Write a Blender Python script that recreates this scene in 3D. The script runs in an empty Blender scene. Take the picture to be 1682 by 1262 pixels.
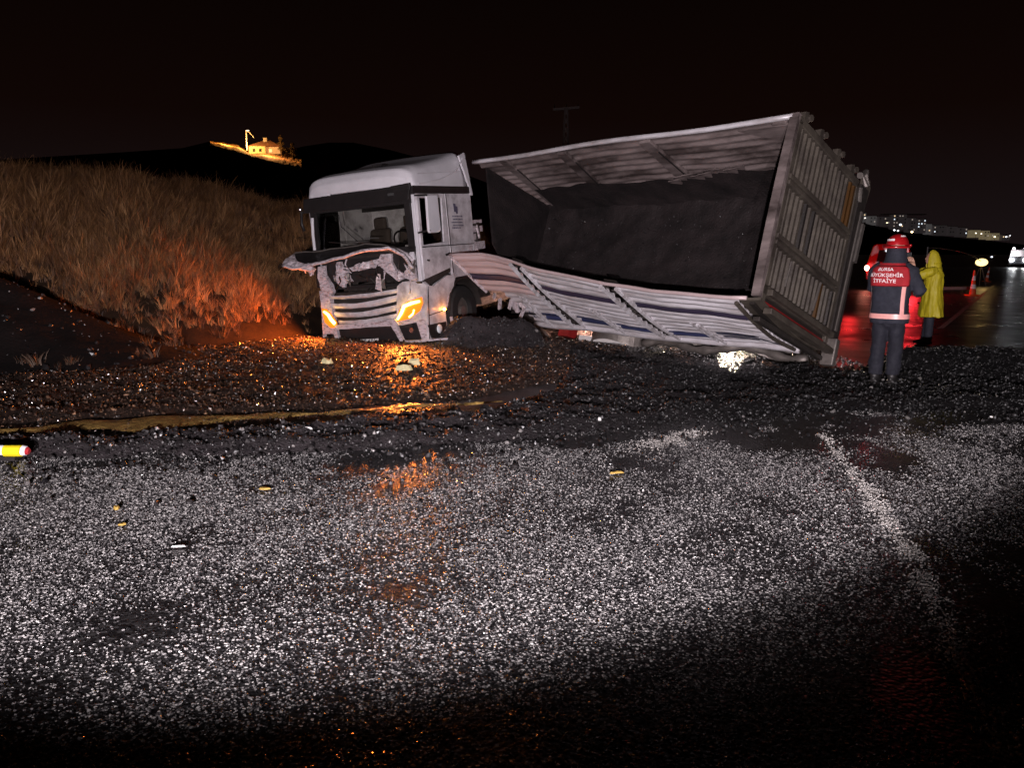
import bpy, bmesh, math, random
import numpy as np
from mathutils import Vector, Matrix, Euler, noise as mnoise
random.seed(7); rng = np.random.default_rng(7)
SC = bpy.context.scene
C = SC.collection
PI = math.pi

# ------------------------------------------------------------------ camera
CAM_H = 1.68; FPX = 1280.0; PITCH = math.radians(9.58)
cd = bpy.data.cameras.new('camera'); cam = bpy.data.objects.new('camera', cd); C.objects.link(cam)
cam.location = (0, 0, CAM_H); cam.rotation_euler = (PI/2 - PITCH, 0, 0)
cd.sensor_width = 36.0; cd.lens = 36.0*FPX/1682.0; cd.clip_start = 0.05; cd.clip_end = 6000
SC.camera = cam

# ------------------------------------------------------------------ world: night sky, faint town glow low down
W = bpy.data.worlds.new('World'); SC.world = W; W.use_nodes = True
wn = W.node_tree.nodes; wl = W.node_tree.links
for n in list(wn): wn.remove(n)
wo = wn.new('ShaderNodeOutputWorld'); bg = wn.new('ShaderNodeBackground')
tc = wn.new('ShaderNodeTexCoord'); sp = wn.new('ShaderNodeSeparateXYZ'); rp = wn.new('ShaderNodeValToRGB')
wl.new(tc.outputs['Generated'], sp.inputs[0]); wl.new(sp.outputs['Z'], rp.inputs[0])
e = rp.color_ramp.elements
e[0].position = 0.0; e[0].color = (.0095, .0062, .0068, 1)
e[1].position = 0.45; e[1].color = (.0003, .0002, .0002, 1)
m_ = e.new(0.16); m_.color = (.0045, .0017, .0012, 1)
wl.new(rp.outputs[0], bg.inputs[0]); bg.inputs[1].default_value = 1.0
wl.new(bg.outputs[0], wo.inputs[0])
SC.view_settings.view_transform = 'Standard'; SC.view_settings.look = 'None'
SC.view_settings.gamma = 1.0; SC.view_settings.exposure = 0.0; SC.view_settings.use_curve_mapping = False
SC.render.engine = 'CYCLES'
SC.cycles.use_denoising = True
SC.cycles.max_bounces = 5; SC.cycles.volume_bounces = 0
SC.cycles.sample_clamp_indirect = 3.0
SC.cycles.transparent_max_bounces = 12

# ------------------------------------------------------------------ lamps of the place
def lamp(kind, name, loc, power, col, size=.05, aim=None, angle=None, blend=.3):
    d = bpy.data.lights.new(name, kind); d.energy = power; d.color = col; d.shadow_soft_size = size
    o = bpy.data.objects.new(name, d); C.objects.link(o); o.location = loc
    if aim is not None:
        o.rotation_euler = (Vector(aim)-Vector(loc)).to_track_quat('-Z', 'Y').to_euler()
    if angle: d.spot_size = math.radians(angle); d.spot_blend = blend
    return o
# headlamps of the vehicle standing behind the photographer: they light the road, the cab and the bank
for hx, sx_, ax_, el_, half_, pw_, bl_ in ((-.55, 2.3, -4.5, 16.85, 30., 6300, .08), (.40, 2.0, -1.0, 15.8, 29., 1900, .30)):
    ea, aa = math.radians(el_), math.radians(ax_); P_ = Vector((hx, -2.6, 1.22))
    hl_ = lamp('SPOT', 'headlamp_light', P_, pw_, (1, .90, .95), .05, P_+Vector((math.sin(aa)*math.cos(ea), math.cos(aa)*math.cos(ea), math.sin(ea))), half_*2, bl_)
    hl_.scale = (sx_, 1, 1)
# work lamp on the far side of the trailer and red lamps of the fire vehicle
lamp('SPOT', 'far_side_light', (5.9, 21.5, 1.0), 1700, (1, .80, .60), .06, (3.6, 12.6, .1), 46, .4)
lamp('SPOT', 'far_side_light', (3.2, 24.5, .75), 3600, (1, .48, .34), .06, (.9, 13.6, .1), 40, .5)  # second, reddish lamp added to light the ground under the trailer
lamp('POINT', 'red_lamp_light', (16.2, 32.0, 1.3), 170, (1, .03, .04), .12)
lamp('POINT', 'red_beacon_light', (9.3, 21.5, .75), 22, (1, .03, .03), .10)

def ray(px, py):
    a = (px-841)/FPX; b = (631-py)/FPX; c, s = math.cos(PITCH), math.sin(PITCH)
    return Vector((a, c+b*s, -s+b*c))
def G(px, py, z=0.0):                       # a spot on the ground seen at that place of the photograph
    r = ray(px, py); t = (z-CAM_H)/r.z
    return Vector((0, 0, CAM_H))+r*t
def at(px, py, Y):                          # a spot at distance Y
    r = ray(px, py); return Vector((0, 0, CAM_H))+r*(Y/r.y)

# ------------------------------------------------------------------ materials
MATS = {}
def mat(name, col, rough=.6, metal=0., var=.25, scale=6., bump=0., bscale=40., col2=None, coat=0., spec=.5, stretch=(1,1,1), detail=6., thr=None, sss=None):
    m = bpy.data.materials.new(name); m.use_nodes = True
    nt = m.node_tree; N = nt.nodes; L = nt.links
    p = N['Principled BSDF']
    p.inputs['Roughness'].default_value = rough; p.inputs['Metallic'].default_value = metal
    p.inputs['Coat Weight'].default_value = coat; p.inputs['Coat Roughness'].default_value = .15
    p.inputs['Specular IOR Level'].default_value = spec
    t = N.new('ShaderNodeTexCoord'); mp = N.new('ShaderNodeMapping'); mp.inputs['Scale'].default_value = stretch
    L.new(t.outputs['Object'], mp.inputs[0])
    n = N.new('ShaderNodeTexNoise'); n.inputs['Scale'].default_value = scale; n.inputs['Detail'].default_value = detail; n.inputs['Roughness'].default_value = .65
    L.new(mp.outputs[0], n.inputs['Vector'])
    r = N.new('ShaderNodeValToRGB'); L.new(n.outputs[0], r.inputs[0])
    lo, hi = thr or (.32, .68)
    r.color_ramp.elements[0].position = lo; r.color_ramp.elements[1].position = hi
    c2 = col2 or tuple(c*(1-var) for c in col)
    r.color_ramp.elements[0].color = (*c2, 1); r.color_ramp.elements[1].color = (*col, 1)
    L.new(r.outputs[0], p.inputs['Base Color'])
    rr = N.new('ShaderNodeMapRange'); rr.inputs['To Min'].default_value = min(1, rough*1.25); rr.inputs['To Max'].default_value = rough*.8
    L.new(n.outputs[0], rr.inputs[0]); L.new(rr.outputs[0], p.inputs['Roughness'])
    if bump:
        n2 = N.new('ShaderNodeTexNoise'); n2.inputs['Scale'].default_value = bscale; n2.inputs['Detail'].default_value = 4
        L.new(mp.outputs[0], n2.inputs['Vector'])
        b = N.new('ShaderNodeBump'); b.inputs['Strength'].default_value = bump; b.inputs['Distance'].default_value = .02
        L.new(n2.outputs[0], b.inputs['Height']); L.new(b.outputs[0], p.inputs['Normal'])
    MATS[name] = m; return m
def emis(name, col, st):
    m = bpy.data.materials.new(name); m.use_nodes = True; p = m.node_tree.nodes['Principled BSDF']
    p.inputs['Base Color'].default_value = (*[c*.4 for c in col], 1)
    p.inputs['Emission Color'].default_value = (*col, 1); p.inputs['Emission Strength'].default_value = st
    m.cycles.emission_sampling = 'NONE' if st < 3 else 'AUTO'
    MATS[name] = m; return m

white = mat('white_paint_dirty', (.68,.65,.68), .38, 0, scale=3.2, col2=(.30,.27,.28), bump=.15, bscale=9, coat=.25, thr=(.30,.58))
whitec = mat('white_paint', (.80,.77,.81), .33, 0, var=.16, scale=2.2, bump=.05, bscale=12, coat=.4)
scraped = mat('scraped_paint', (.60,.53,.56), .40, 0, scale=26, col2=(.27,.22,.22), bump=.7, bscale=11, thr=(.40,.50), stretch=(1,.45,1.3))
dark = mat('dark_plastic', (.022,.018,.018), .5, 0, var=.4, bump=.1)
engine = mat('engine_grime', (.05,.04,.035), .6, .2, scale=9, var=.6, bump=.6, bscale=22)
seatm = mat('seat_fabric', (.10,.075,.065), .85, 0, var=.4)
curtain = mat('cab_lining', (.27,.26,.21), .8, 0, scale=5, var=.3)
chrome = mat('lamp_chrome', (.6,.6,.6), .2, .9, var=.1)
rubber = mat('tyre_rubber', (.018,.017,.017), .75, 0, var=.4, bump=.3, bscale=60)
steel = mat('bare_steel', (.24,.21,.19), .5, .55, scale=7, var=.45, bump=.2)
chassis = mat('chassis_dark_steel', (.06,.05,.045), .55, .4, scale=8, var=.5, bump=.3)
inner = mat('side_wall_inside', (.30,.24,.23), .55, .15, scale=1.7, col2=(.05,.036,.033), bump=.12, bscale=14, stretch=(.35,1,1.3), thr=(.40,.64), detail=9)
outer = mat('side_wall_outside', (.70,.67,.70), .40, .1, scale=3.6, col2=(.30,.26,.25), bump=.1, bscale=14, stretch=(.4,1,3), thr=(.3,.6))
outerp = mat('side_wall_front_planks', (.66,.52,.52), .45, .05, scale=2.6, col2=(.48,.36,.35), bump=.1, stretch=(.4,1,3))
blue = mat('blue_stripe_paint', (.05,.06,.15), .4, 0, scale=4, var=.45, stretch=(.3,1,2))
plum = mat('dark_blue_stripe_paint', (.045,.035,.065), .4, 0, scale=4, var=.4, stretch=(.3,1,2))
gatem = mat('tailgate_paint', (.105,.088,.070), .5, .15, scale=3.2, col2=(.045,.035,.029), bump=.2, bscale=20, thr=(.35,.62))
gatedk = mat('tailgate_sheet', (.026,.02,.017), .6, .1, scale=3, var=.5, bump=.2)
amberr = mat('amber_reflector', (.085,.038,.010), .35, 0, var=.3)
redr = mat('red_reflector', (.30,.02,.02), .35, 0, var=.3)
cargom = mat('cargo_soil_residue', (.030,.022,.022), .75, 0, scale=2.2, col2=(.008,.006,.006), bump=1., bscale=30, spec=.3)
platem = mat('number_plate_white', (.75,.72,.70), .4, 0, var=.1)
ink = mat('black_print', (.015,.015,.02), .5, 0, var=.1)
inkb = mat('slate_print', (.11,.10,.16), .5, 0, var=.2)
navy = mat('navy_cloth', (.020,.021,.034), .85, 0, var=.35, scale=9, bump=.4, bscale=26)
navyt = mat('navy_trouser_cloth', (.011,.011,.020), .85, 0, var=.35, scale=9, bump=.4, bscale=20)
redc = mat('red_cloth', (.42,.012,.02), .8, 0, var=.35, scale=8, bump=.2)
refl = mat('reflective_tape', (.88,.80,.80), .35, 0, var=.1, scale=20)
reflp = mat('pink_reflective_tape', (.9,.42,.38), .35, 0, var=.15, scale=20)
helm = mat('red_helmet', (.45,.01,.015), .3, 0, var=.15, coat=.5)
skin = mat('skin', (.46,.25,.17), .55, 0, var=.15)
boot = mat('boot_leather', (.018,.016,.016), .5, 0, var=.3)
yel = mat('yellow_raincoat', (.66,.54,.02), .55, 0, var=.3, scale=5, bump=.5, bscale=9, stretch=(2.2,2.2,.5))
phone = mat('phone_case', (.02,.02,.02), .3)
orangec = mat('orange_plastic', (.75,.10,.02), .45, 0, var=.2)
vanred = mat('van_red_paint', (.62,.012,.012), .3, 0, var=.15, coat=.4)
navyrib = mat('navy_rib_paint', (.012,.015,.028), .5)
glassd = mat('dark_glass', (.02,.02,.025), .08, 0, var=.1)
bodyg = mat('grey_van_paint', (.25,.25,.27), .35, 0, var=.1)
concrete = mat('concrete', (.30,.27,.25), .8, 0, var=.3, bump=.2)
housew = mat('house_wall', (.55,.46,.28), .8, 0, var=.15, scale=.4)
houser = mat('house_roof', (.28,.13,.08), .8, 0, var=.3, scale=.6)
blockw = mat('far_block_wall', (.42,.39,.38), .8, 0, var=.3, scale=.1)
barkm = mat('bark', (.10,.07,.05), .9, 0, var=.4)
leafm = mat('tree_leaves', (.10,.075,.03), .8, 0, var=.5, scale=2)
postw = mat('marker_post_white', (.82,.84,.86), .35, 0, var=.06)
posty = mat('marker_post_yellow', (.90,.72,.02), .35, 0, var=.06)
strawc = mat('pale_yellow_foam', (.85,.74,.40), .7, 0, var=.25, scale=30, bump=.3)
leafy = mat('ochre_leaf', (.50,.32,.07), .7, 0, var=.3)
palew = mat('white_shard', (.8,.78,.76), .4, 0, var=.15)
markm = mat('road_paint', (.55,.50,.46), .6, 0, scale=14, col2=(.16,.14,.13), thr=(.42,.6))
tapem = mat('barrier_tape', (.6,.5,.4), .4, 0, var=.2)

def x_fade(m, x0, x1, k):                   # the same soil, its colour darker towards one side
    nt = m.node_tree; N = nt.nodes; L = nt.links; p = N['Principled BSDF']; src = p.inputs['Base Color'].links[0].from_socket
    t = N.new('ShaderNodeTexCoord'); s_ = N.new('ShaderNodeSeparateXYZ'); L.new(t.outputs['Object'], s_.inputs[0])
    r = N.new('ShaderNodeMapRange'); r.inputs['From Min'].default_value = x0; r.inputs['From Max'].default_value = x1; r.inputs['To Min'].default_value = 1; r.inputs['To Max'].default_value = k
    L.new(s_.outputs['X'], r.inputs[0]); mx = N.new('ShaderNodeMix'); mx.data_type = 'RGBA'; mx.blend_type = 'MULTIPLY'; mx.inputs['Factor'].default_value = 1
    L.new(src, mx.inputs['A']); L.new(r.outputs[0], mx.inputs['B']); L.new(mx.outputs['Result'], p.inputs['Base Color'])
def glass_mat():
    m = bpy.data.materials.new('window_glass'); m.use_nodes = True; nt = m.node_tree; N = nt.nodes; L = nt.links
    for n in list(N): N.remove(n)
    o = N.new('ShaderNodeOutputMaterial'); mx = N.new('ShaderNodeMixShader'); t = N.new('ShaderNodeBsdfTransparent'); g = N.new('ShaderNodeBsdfGlossy')
    t.inputs[0].default_value = (.62,.62,.58,1); g.inputs[1].default_value = .08; f = N.new('ShaderNodeFresnel'); f.inputs[0].default_value = 1.5
    L.new(f.outputs[0], mx.inputs[0]); L.new(t.outputs[0], mx.inputs[1]); L.new(g.outputs[0], mx.inputs[2]); L.new(mx.outputs[0], o.inputs[0])
    return m
glass = glass_mat()

# ------------------------------------------------------------------ mesh helpers
class MB:
    def __init__(s): s.v = []; s.f = []
    def add(s, vs, fs):
        b = len(s.v); s.v += [tuple(v) for v in vs]; s.f += [tuple(i+b for i in f) for f in fs]; return s
    def box(s, x0, x1, y0, y1, z0, z1):
        return s.add([(x0,y0,z0),(x1,y0,z0),(x1,y1,z0),(x0,y1,z0),(x0,y0,z1),(x1,y0,z1),(x1,y1,z1),(x0,y1,z1)],
                     [(0,3,2,1),(4,5,6,7),(0,1,5,4),(1,2,6,5),(2,3,7,6),(3,0,4,7)])
    def hexa(s, p):       # eight corners, bottom four then top four
        return s.add(p, [(0,3,2,1),(4,5,6,7),(0,1,5,4),(1,2,6,5),(2,3,7,6),(3,0,4,7)])
    def bar(s, a, b, w, h, up=(0,0,1)):
        a = Vector(a); b = Vector(b); d = (b-a).normalized(); u = Vector(up); r = d.cross(u)
        if r.length < 1e-4: r = d.cross(Vector((1,0,0)))
        r.normalize(); u = r.cross(d); r *= w/2; u *= h/2
        return s.hexa([a-r-u, a+r-u, b+r-u, b-r-u, a-r+u, a+r+u, b+r+u, b-r+u])
    def tube(s, pts, rad, n=8, flat=1.0, up=None):
        pts = [Vector(p) for p in pts]; rings = []
        for i, p in enumerate(pts):
            d = (pts[min(i+1, len(pts)-1)]-pts[max(i-1, 0)]).normalized()
            u = Vector(up) if up else (Vector((0,0,1)) if abs(d.z) < .9 else Vector((1,0,0)))
            a = d.cross(u).normalized(); b = a.cross(d).normalized()
            r = rad[i] if isinstance(rad, (list, tuple)) else rad
            rings.append([p+a*(r*math.cos(2*PI*k/n))+b*(r*flat*math.sin(2*PI*k/n)) for k in range(n)])
        vs = [v for r in rings for v in r]; fs = []
        for i in range(len(pts)-1):
            for k in range(n):
                fs.append((i*n+k, i*n+(k+1)%n, (i+1)*n+(k+1)%n, (i+1)*n+k))
        fs.append(tuple(range(n))[::-1]); fs.append(tuple((len(pts)-1)*n+k for k in range(n)))
        return s.add(vs, fs)
    def ell(s, c, r, n=14, m=9, rot=None):
        vs = []; fs = []
        for i in range(m+1):
            th = PI*i/m
            for k in range(n):
                v = Vector((r[0]*math.sin(th)*math.cos(2*PI*k/n), r[1]*math.sin(th)*math.sin(2*PI*k/n), r[2]*math.cos(th)))
                if rot: v = rot @ v
                vs.append(Vector(c)+v)
        for i in range(m):
            for k in range(n): fs.append((i*n+k, (i+1)*n+k, (i+1)*n+(k+1)%n, i*n+(k+1)%n))
        return s.add(vs, fs)
    def poly(s, pts, off):       # planar outline given depth by the vector off
        n = len(pts); pts = [Vector(p) for p in pts]; off = Vector(off)
        return s.add([*pts, *[p+off for p in pts]], [tuple(range(n))[::-1], tuple(range(n, 2*n))]+[(i, (i+1)%n, n+(i+1)%n, n+i) for i in range(n)])
    def sheet(s, fn, nu, nv, thick=None):
        b = [[Vector(fn(i/nu, j/nv)) for j in range(nv+1)] for i in range(nu+1)]
        vs = [p for r in b for p in r]; fs = [(i*(nv+1)+j, (i+1)*(nv+1)+j, (i+1)*(nv+1)+j+1, i*(nv+1)+j+1) for i in range(nu) for j in range(nv)]
        if thick is not None:
            t = Vector(thick); n = len(vs); k = nv+1; vs += [v+t for v in vs]
            fs += [tuple(reversed([q+n for q in f])) for f in list(fs)]
            for i in range(nu): fs += [(i*k, i*k+n, (i+1)*k+n, (i+1)*k), (i*k+nv, (i+1)*k+nv, (i+1)*k+nv+n, i*k+nv+n)]
            for j in range(nv): fs += [(j, j+1, j+1+n, j+n), (nu*k+j, nu*k+j+n, nu*k+j+1+n, nu*k+j+1)]
        return s.add(vs, fs)
    def build(s, name, m, parent=None, bevel=0., smooth=False, remesh=0., sm_it=0, fix=True):
        me = bpy.data.meshes.new(name); me.from_pydata([tuple(v) for v in s.v], [], s.f)
        if fix:
            bm = bmesh.new(); bm.from_mesh(me); bmesh.ops.recalc_face_normals(bm, faces=bm.faces); bm.to_mesh(me); bm.free()
        o = bpy.data.objects.new(name, me); C.objects.link(o)
        if isinstance(m, (list, tuple)):
            for q in m: me.materials.append(q)
        else: me.materials.append(m)
        if parent: o.parent = parent
        if remesh:
            r = o.modifiers.new('r', 'REMESH'); r.mode = 'VOXEL'; r.voxel_size = remesh; r.use_smooth_shade = True
            if sm_it: q = o.modifiers.new('s', 'SMOOTH'); q.iterations = sm_it; q.factor = .6
            dg = bpy.context.evaluated_depsgraph_get(); nm = bpy.data.meshes.new_from_object(o.evaluated_get(dg))
            o.modifiers.clear(); nm.name = name; o.data = nm
            nm.materials.clear(); nm.materials.append(m if not isinstance(m, (list, tuple)) else m[0])
            smooth = True
        if bevel:
            b = o.modifiers.new('bevel', 'BEVEL'); b.width = bevel; b.segments = 2; b.limit_method = 'ANGLE'
        if smooth:
            for p in o.data.polygons: p.use_smooth = True
        return o
def tag(o, label=None, cat=None, group=None, kind=None):
    if label: o['label'] = label
    if cat: o['category'] = cat
    if group: o['group'] = group
    if kind: o['kind'] = kind
    return o
def empty(name, label, cat, loc=(0,0,0), rz=0., group=None, M=None):
    o = bpy.data.objects.new(name, None); C.objects.link(o); o.empty_display_size = .2
    if M is not None: o.matrix_world = M
    else: o.location = loc; o.rotation_euler = (0, 0, rz)
    return tag(o, label, cat, group)
def copy_tree(o, parent=None):
    c = o.copy(); C.objects.link(c)
    if parent: c.parent = parent
    for ch in [x for x in bpy.data.objects if x.parent == o and x != c]: copy_tree(ch, c)
    return c
def text(name, s, size, m, parent, loc, M3, depth=.002, align='CENTER'):
    cu = bpy.data.curves.new(name, 'FONT'); cu.body = s; cu.size = size; cu.extrude = depth; cu.align_x = align; cu.align_y = 'CENTER'; cu.offset = size*.012
    t = bpy.data.objects.new('tmp', cu); C.objects.link(t)
    me = bpy.data.meshes.new_from_object(t.evaluated_get(bpy.context.evaluated_depsgraph_get()))
    bpy.data.objects.remove(t); me.materials.clear(); me.materials.append(m)
    o = bpy.data.objects.new(name, me); C.objects.link(o)
    if parent: o.parent = parent
    M_ = Matrix.Translation(loc) @ M3.to_4x4(); o.matrix_local = M_
    return o, M_
def frame3(x, y):     # rotation whose local x and y run along the two given directions
    x = Vector(x).normalized(); y = Vector(y).normalized(); z = x.cross(y).normalized(); y = z.cross(x)
    return Matrix((x, y, z)).transposed()

def scatter(name, pts, rots, scls, kinds, sources, label, cat=None, parent=None):
    me = bpy.data.meshes.new(name); me.from_pydata([tuple(p) for p in pts], [], [])
    a = me.attributes.new('rot', 'FLOAT_VECTOR', 'POINT'); a.data.foreach_set('vector', np.asarray(rots, dtype=np.float32).ravel())
    a = me.attributes.new('scl', 'FLOAT_VECTOR', 'POINT'); a.data.foreach_set('vector', np.asarray(scls, dtype=np.float32).ravel())
    a = me.attributes.new('kd', 'INT', 'POINT'); a.data.foreach_set('value', np.asarray(kinds, dtype=np.int32).ravel())
    o = bpy.data.objects.new(name, me); C.objects.link(o)
    ng = bpy.data.node_groups.new(name, 'GeometryNodeTree')
    ng.interface.new_socket('Geometry', in_out='INPUT', socket_type='NodeSocketGeometry')
    ng.interface.new_socket('Geometry', in_out='OUTPUT', socket_type='NodeSocketGeometry')
    N = ng.nodes; L = ng.links; gi = N.new('NodeGroupInput'); go = N.new('NodeGroupOutput'); jn = N.new('GeometryNodeJoinGeometry')
    def attr(nm, ty):
        q = N.new('GeometryNodeInputNamedAttribute'); q.data_type = ty; q.inputs[0].default_value = nm; return q
    ar = attr('rot', 'FLOAT_VECTOR'); asl = attr('scl', 'FLOAT_VECTOR'); ak = attr('kd', 'INT')
    e2r = N.new('FunctionNodeEulerToRotation'); L.new(ar.outputs[0], e2r.inputs[0])
    for k, so in enumerate(sources):
        ip = N.new('GeometryNodeInstanceOnPoints'); oi = N.new('GeometryNodeObjectInfo'); oi.inputs[0].default_value = so
        oi.inputs['As Instance'].default_value = True
        cp = N.new('FunctionNodeCompare'); cp.data_type = 'INT'; cp.operation = 'EQUAL'
        ins = [i for i in cp.inputs if i.type == 'INT' ]
        L.new(ak.outputs[0], ins[0]); ins[1].default_value = k
        L.new(gi.outputs[0], ip.inputs['Points']); L.new(cp.outputs[0], ip.inputs['Selection']); L.new(oi.outputs['Geometry'], ip.inputs['Instance'])
        L.new(e2r.outputs[0], ip.inputs['Rotation']); L.new(asl.outputs[0], ip.inputs['Scale'])
        L.new(ip.outputs[0], jn.inputs[0])
    L.new(jn.outputs[0], go.inputs[0])
    md = o.modifiers.new('scatter', 'NODES'); md.node_group = ng
    tag(o, label, cat, kind='stuff')
    if parent: o.parent = parent
    return o
def source(name, mb, m, smooth=False):     # a mesh that only the scatters use
    me = bpy.data.meshes.new(name); me.from_pydata([tuple(v) for v in mb.v], [], mb.f); me.materials.append(m)
    if smooth:
        for p in me.polygons: p.use_smooth = True
    return bpy.data.objects.new(name, me)

def crumple(o, amt, fr=7., cuts=3, axis=None):
    bm = bmesh.new(); bm.from_mesh(o.data); bmesh.ops.triangulate(bm, faces=bm.faces)
    bmesh.ops.subdivide_edges(bm, edges=[e for e in bm.edges if e.calc_length() > .05], cuts=cuts, use_grid_fill=True)
    for v in bm.verts:
        n = mnoise.noise_vector(v.co*fr)+.5*mnoise.noise_vector(v.co*fr*2.3)
        v.co += Vector((n.x*amt, n.y*amt*.6, n.z*amt*.6))
    bm.to_mesh(o.data); bm.free(); o.modifiers.clear(); return o

def wrinkle(o, amt, sc):
    me = o.data; N_ = [v.normal.copy() for v in me.vertices]
    for v, n in zip(me.vertices, N_):
        p = Vector((v.co.x*sc[0], v.co.y*sc[1], v.co.z*sc[2])); v.co += n*amt*(mnoise.noise(p)+.5*abs(mnoise.noise(p*2.1)))
    return o
# vectorised value noise
_T = rng.random((256, 256))
def vn(x, y):
    xi = np.floor(x).astype(int); yi = np.floor(y).astype(int); fx = x-xi; fy = y-yi
    fx = fx*fx*(3-2*fx); fy = fy*fy*(3-2*fy); g = lambda a, b: _T[a % 256, b % 256]
    return (g(xi,yi)*(1-fx)+g(xi+1,yi)*fx)*(1-fy)+(g(xi,yi+1)*(1-fx)+g(xi+1,yi+1)*fx)*fy
def fbm(x, y, o=4):
    x = np.asarray(x, float); y = np.asarray(y, float); s = 0; a = .5
    for k in range(o): s = s+a*vn(x+17.3*k, y+9.1*k); x = x*2.03; y = y*2.03; a *= .5
    return s
def sstep(a, b, x):
    t = np.clip((x-a)/(b-a), 0, 1); return t*t*(3-2*t)
# ================================================================== GROUND
def road_mat():
    m = bpy.data.materials.new('wet_asphalt'); m.use_nodes = True; nt = m.node_tree; N = nt.nodes; L = nt.links; p = N['Principled BSDF']
    t = N.new('ShaderNodeTexCoord')
    v = N.new('ShaderNodeTexVoronoi'); v.inputs['Scale'].default_value = 48; L.new(t.outputs['Object'], v.inputs['Vector'])
    n = N.new('ShaderNodeTexNoise'); n.inputs['Scale'].default_value = 1.3; n.inputs['Detail'].default_value = 5; L.new(t.outputs['Object'], n.inputs['Vector'])
    r = N.new('ShaderNodeValToRGB'); L.new(v.outputs['Color'], r.inputs[0])
    r.color_ramp.elements[0].position = .35; r.color_ramp.elements[0].color = (.012,.011,.012,1)
    r.color_ramp.elements[1].position = .9; r.color_ramp.elements[1].color = (.05,.047,.047,1)
    L.new(r.outputs[0], p.inputs['Base Color'])
    rr = N.new('ShaderNodeMapRange'); rr.inputs['From Min'].default_value = .35; rr.inputs['From Max'].default_value = .65
    rr.inputs['To Min'].default_value = .26; rr.inputs['To Max'].default_value = .46
    L.new(n.outputs[0], rr.inputs[0]); L.new(rr.outputs[0], p.inputs['Roughness'])
    b = N.new('ShaderNodeBump'); b.inputs['Strength'].default_value = .55; b.inputs['Distance'].default_value = .006; b.invert = True
    L.new(v.outputs['Distance'], b.inputs['Height']); L.new(b.outputs[0], p.inputs['Normal'])
    p.inputs['Specular IOR Level'].default_value = .6
    return m
roadm = road_mat()
rd = MB(); rd.add([(-900,-40,0),(900,-40,0),(2600,4000,0),(-2600,4000,0)], [(0,1,2,3)])
tag(rd.build('road', roadm), 'wide wet asphalt road of coarse chippings running to the horizon', kind='structure')

# the roadside bank
TOE = [(-60,1.0),(-20,9.2),(-9,12.3),(-5.5,13.6),(-4.1,15.2),(-3.4,17.0),(-1.5,19.6),(3,24.5),(12,36),(45,82),(220,330)]
def toe_dist(x, y):
    best = np.full(np.shape(x), 1e9); sgn = np.ones(np.shape(x))
    for (ax, ay), (bx, by) in zip(TOE[:-1], TOE[1:]):
        dx, dy = bx-ax, by-ay; L2 = dx*dx+dy*dy
        t = np.clip(((x-ax)*dx+(y-ay)*dy)/L2, 0, 1)
        d = np.hypot(x-ax-t*dx, y-ay-t*dy); c = dx*(y-ay)-dy*(x-ax)
        m = d < best; best = np.where(m, d, best); sgn = np.where(m, np.sign(c), sgn)
    return best*sgn
def bank_h(x, y):
    d = toe_dist(x, y)
    top = 4.05-0.95*sstep(-16, -4, x)-1.9*sstep(-3, 8, x)
    h = top*(1-np.exp(-np.clip(d, 0, 99)/4.6))*1.02 + .02*np.clip(d-8, 0, 40)*.2
    h = h+(fbm(x*.35+3, y*.35, 3)-.45)*.8*sstep(.5, 4, d)+(fbm(x*1.6, y*1.6, 3)-.45)*.22*sstep(0, 1, d)
    return np.where(d > 0, h, -.05*np.clip(-d, 0, 1)-.02+0*h)
bankm = mat('bank_earth', (.040,.022,.012), .9, 0, scale=1.6, col2=(.012,.007,.005), bump=.7, bscale=14, spec=.15)
def terrain(name, fn, xs, ys, m, mask=None):
    X, Y = np.meshgrid(xs, ys, indexing='ij'); Z = fn(X, Y); nx, ny = X.shape
    keep = np.ones_like(X, bool) if mask is None else mask(X, Y, Z)
    idx = -np.ones(X.size, int); fl = []
    k = keep[:-1,:-1] & keep[1:,:-1] & keep[:-1,1:] & keep[1:,1:]
    I, J = np.nonzero(k); a = I*ny+J; q = np.stack([a, a+ny, a+ny+1, a+1], 1)
    used = np.unique(q); idx[used] = np.arange(len(used)); V = np.stack([X.ravel(), Y.ravel(), Z.ravel()], 1)[used]
    me = bpy.data.meshes.new(name); me.from_pydata(V.tolist(), [], idx[q].tolist()); me.materials.append(m)
    for p in me.polygons: p.use_smooth = True
    o = bpy.data.objects.new(name, me); C.objects.link(o); return o
xs = np.concatenate([np.arange(-60, -18, .8), np.arange(-18, 2, .16), np.arange(2, 4.2, .5)]); ys = np.concatenate([np.arange(0, 10, .5), np.arange(10, 30, .16), np.arange(30, 100, 1.5)])
tag(terrain('bank', bank_h, xs, ys, bankm, lambda X, Y, Z: toe_dist(X, Y) > -.6), 'steep earth bank beside the road', kind='structure')

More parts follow.
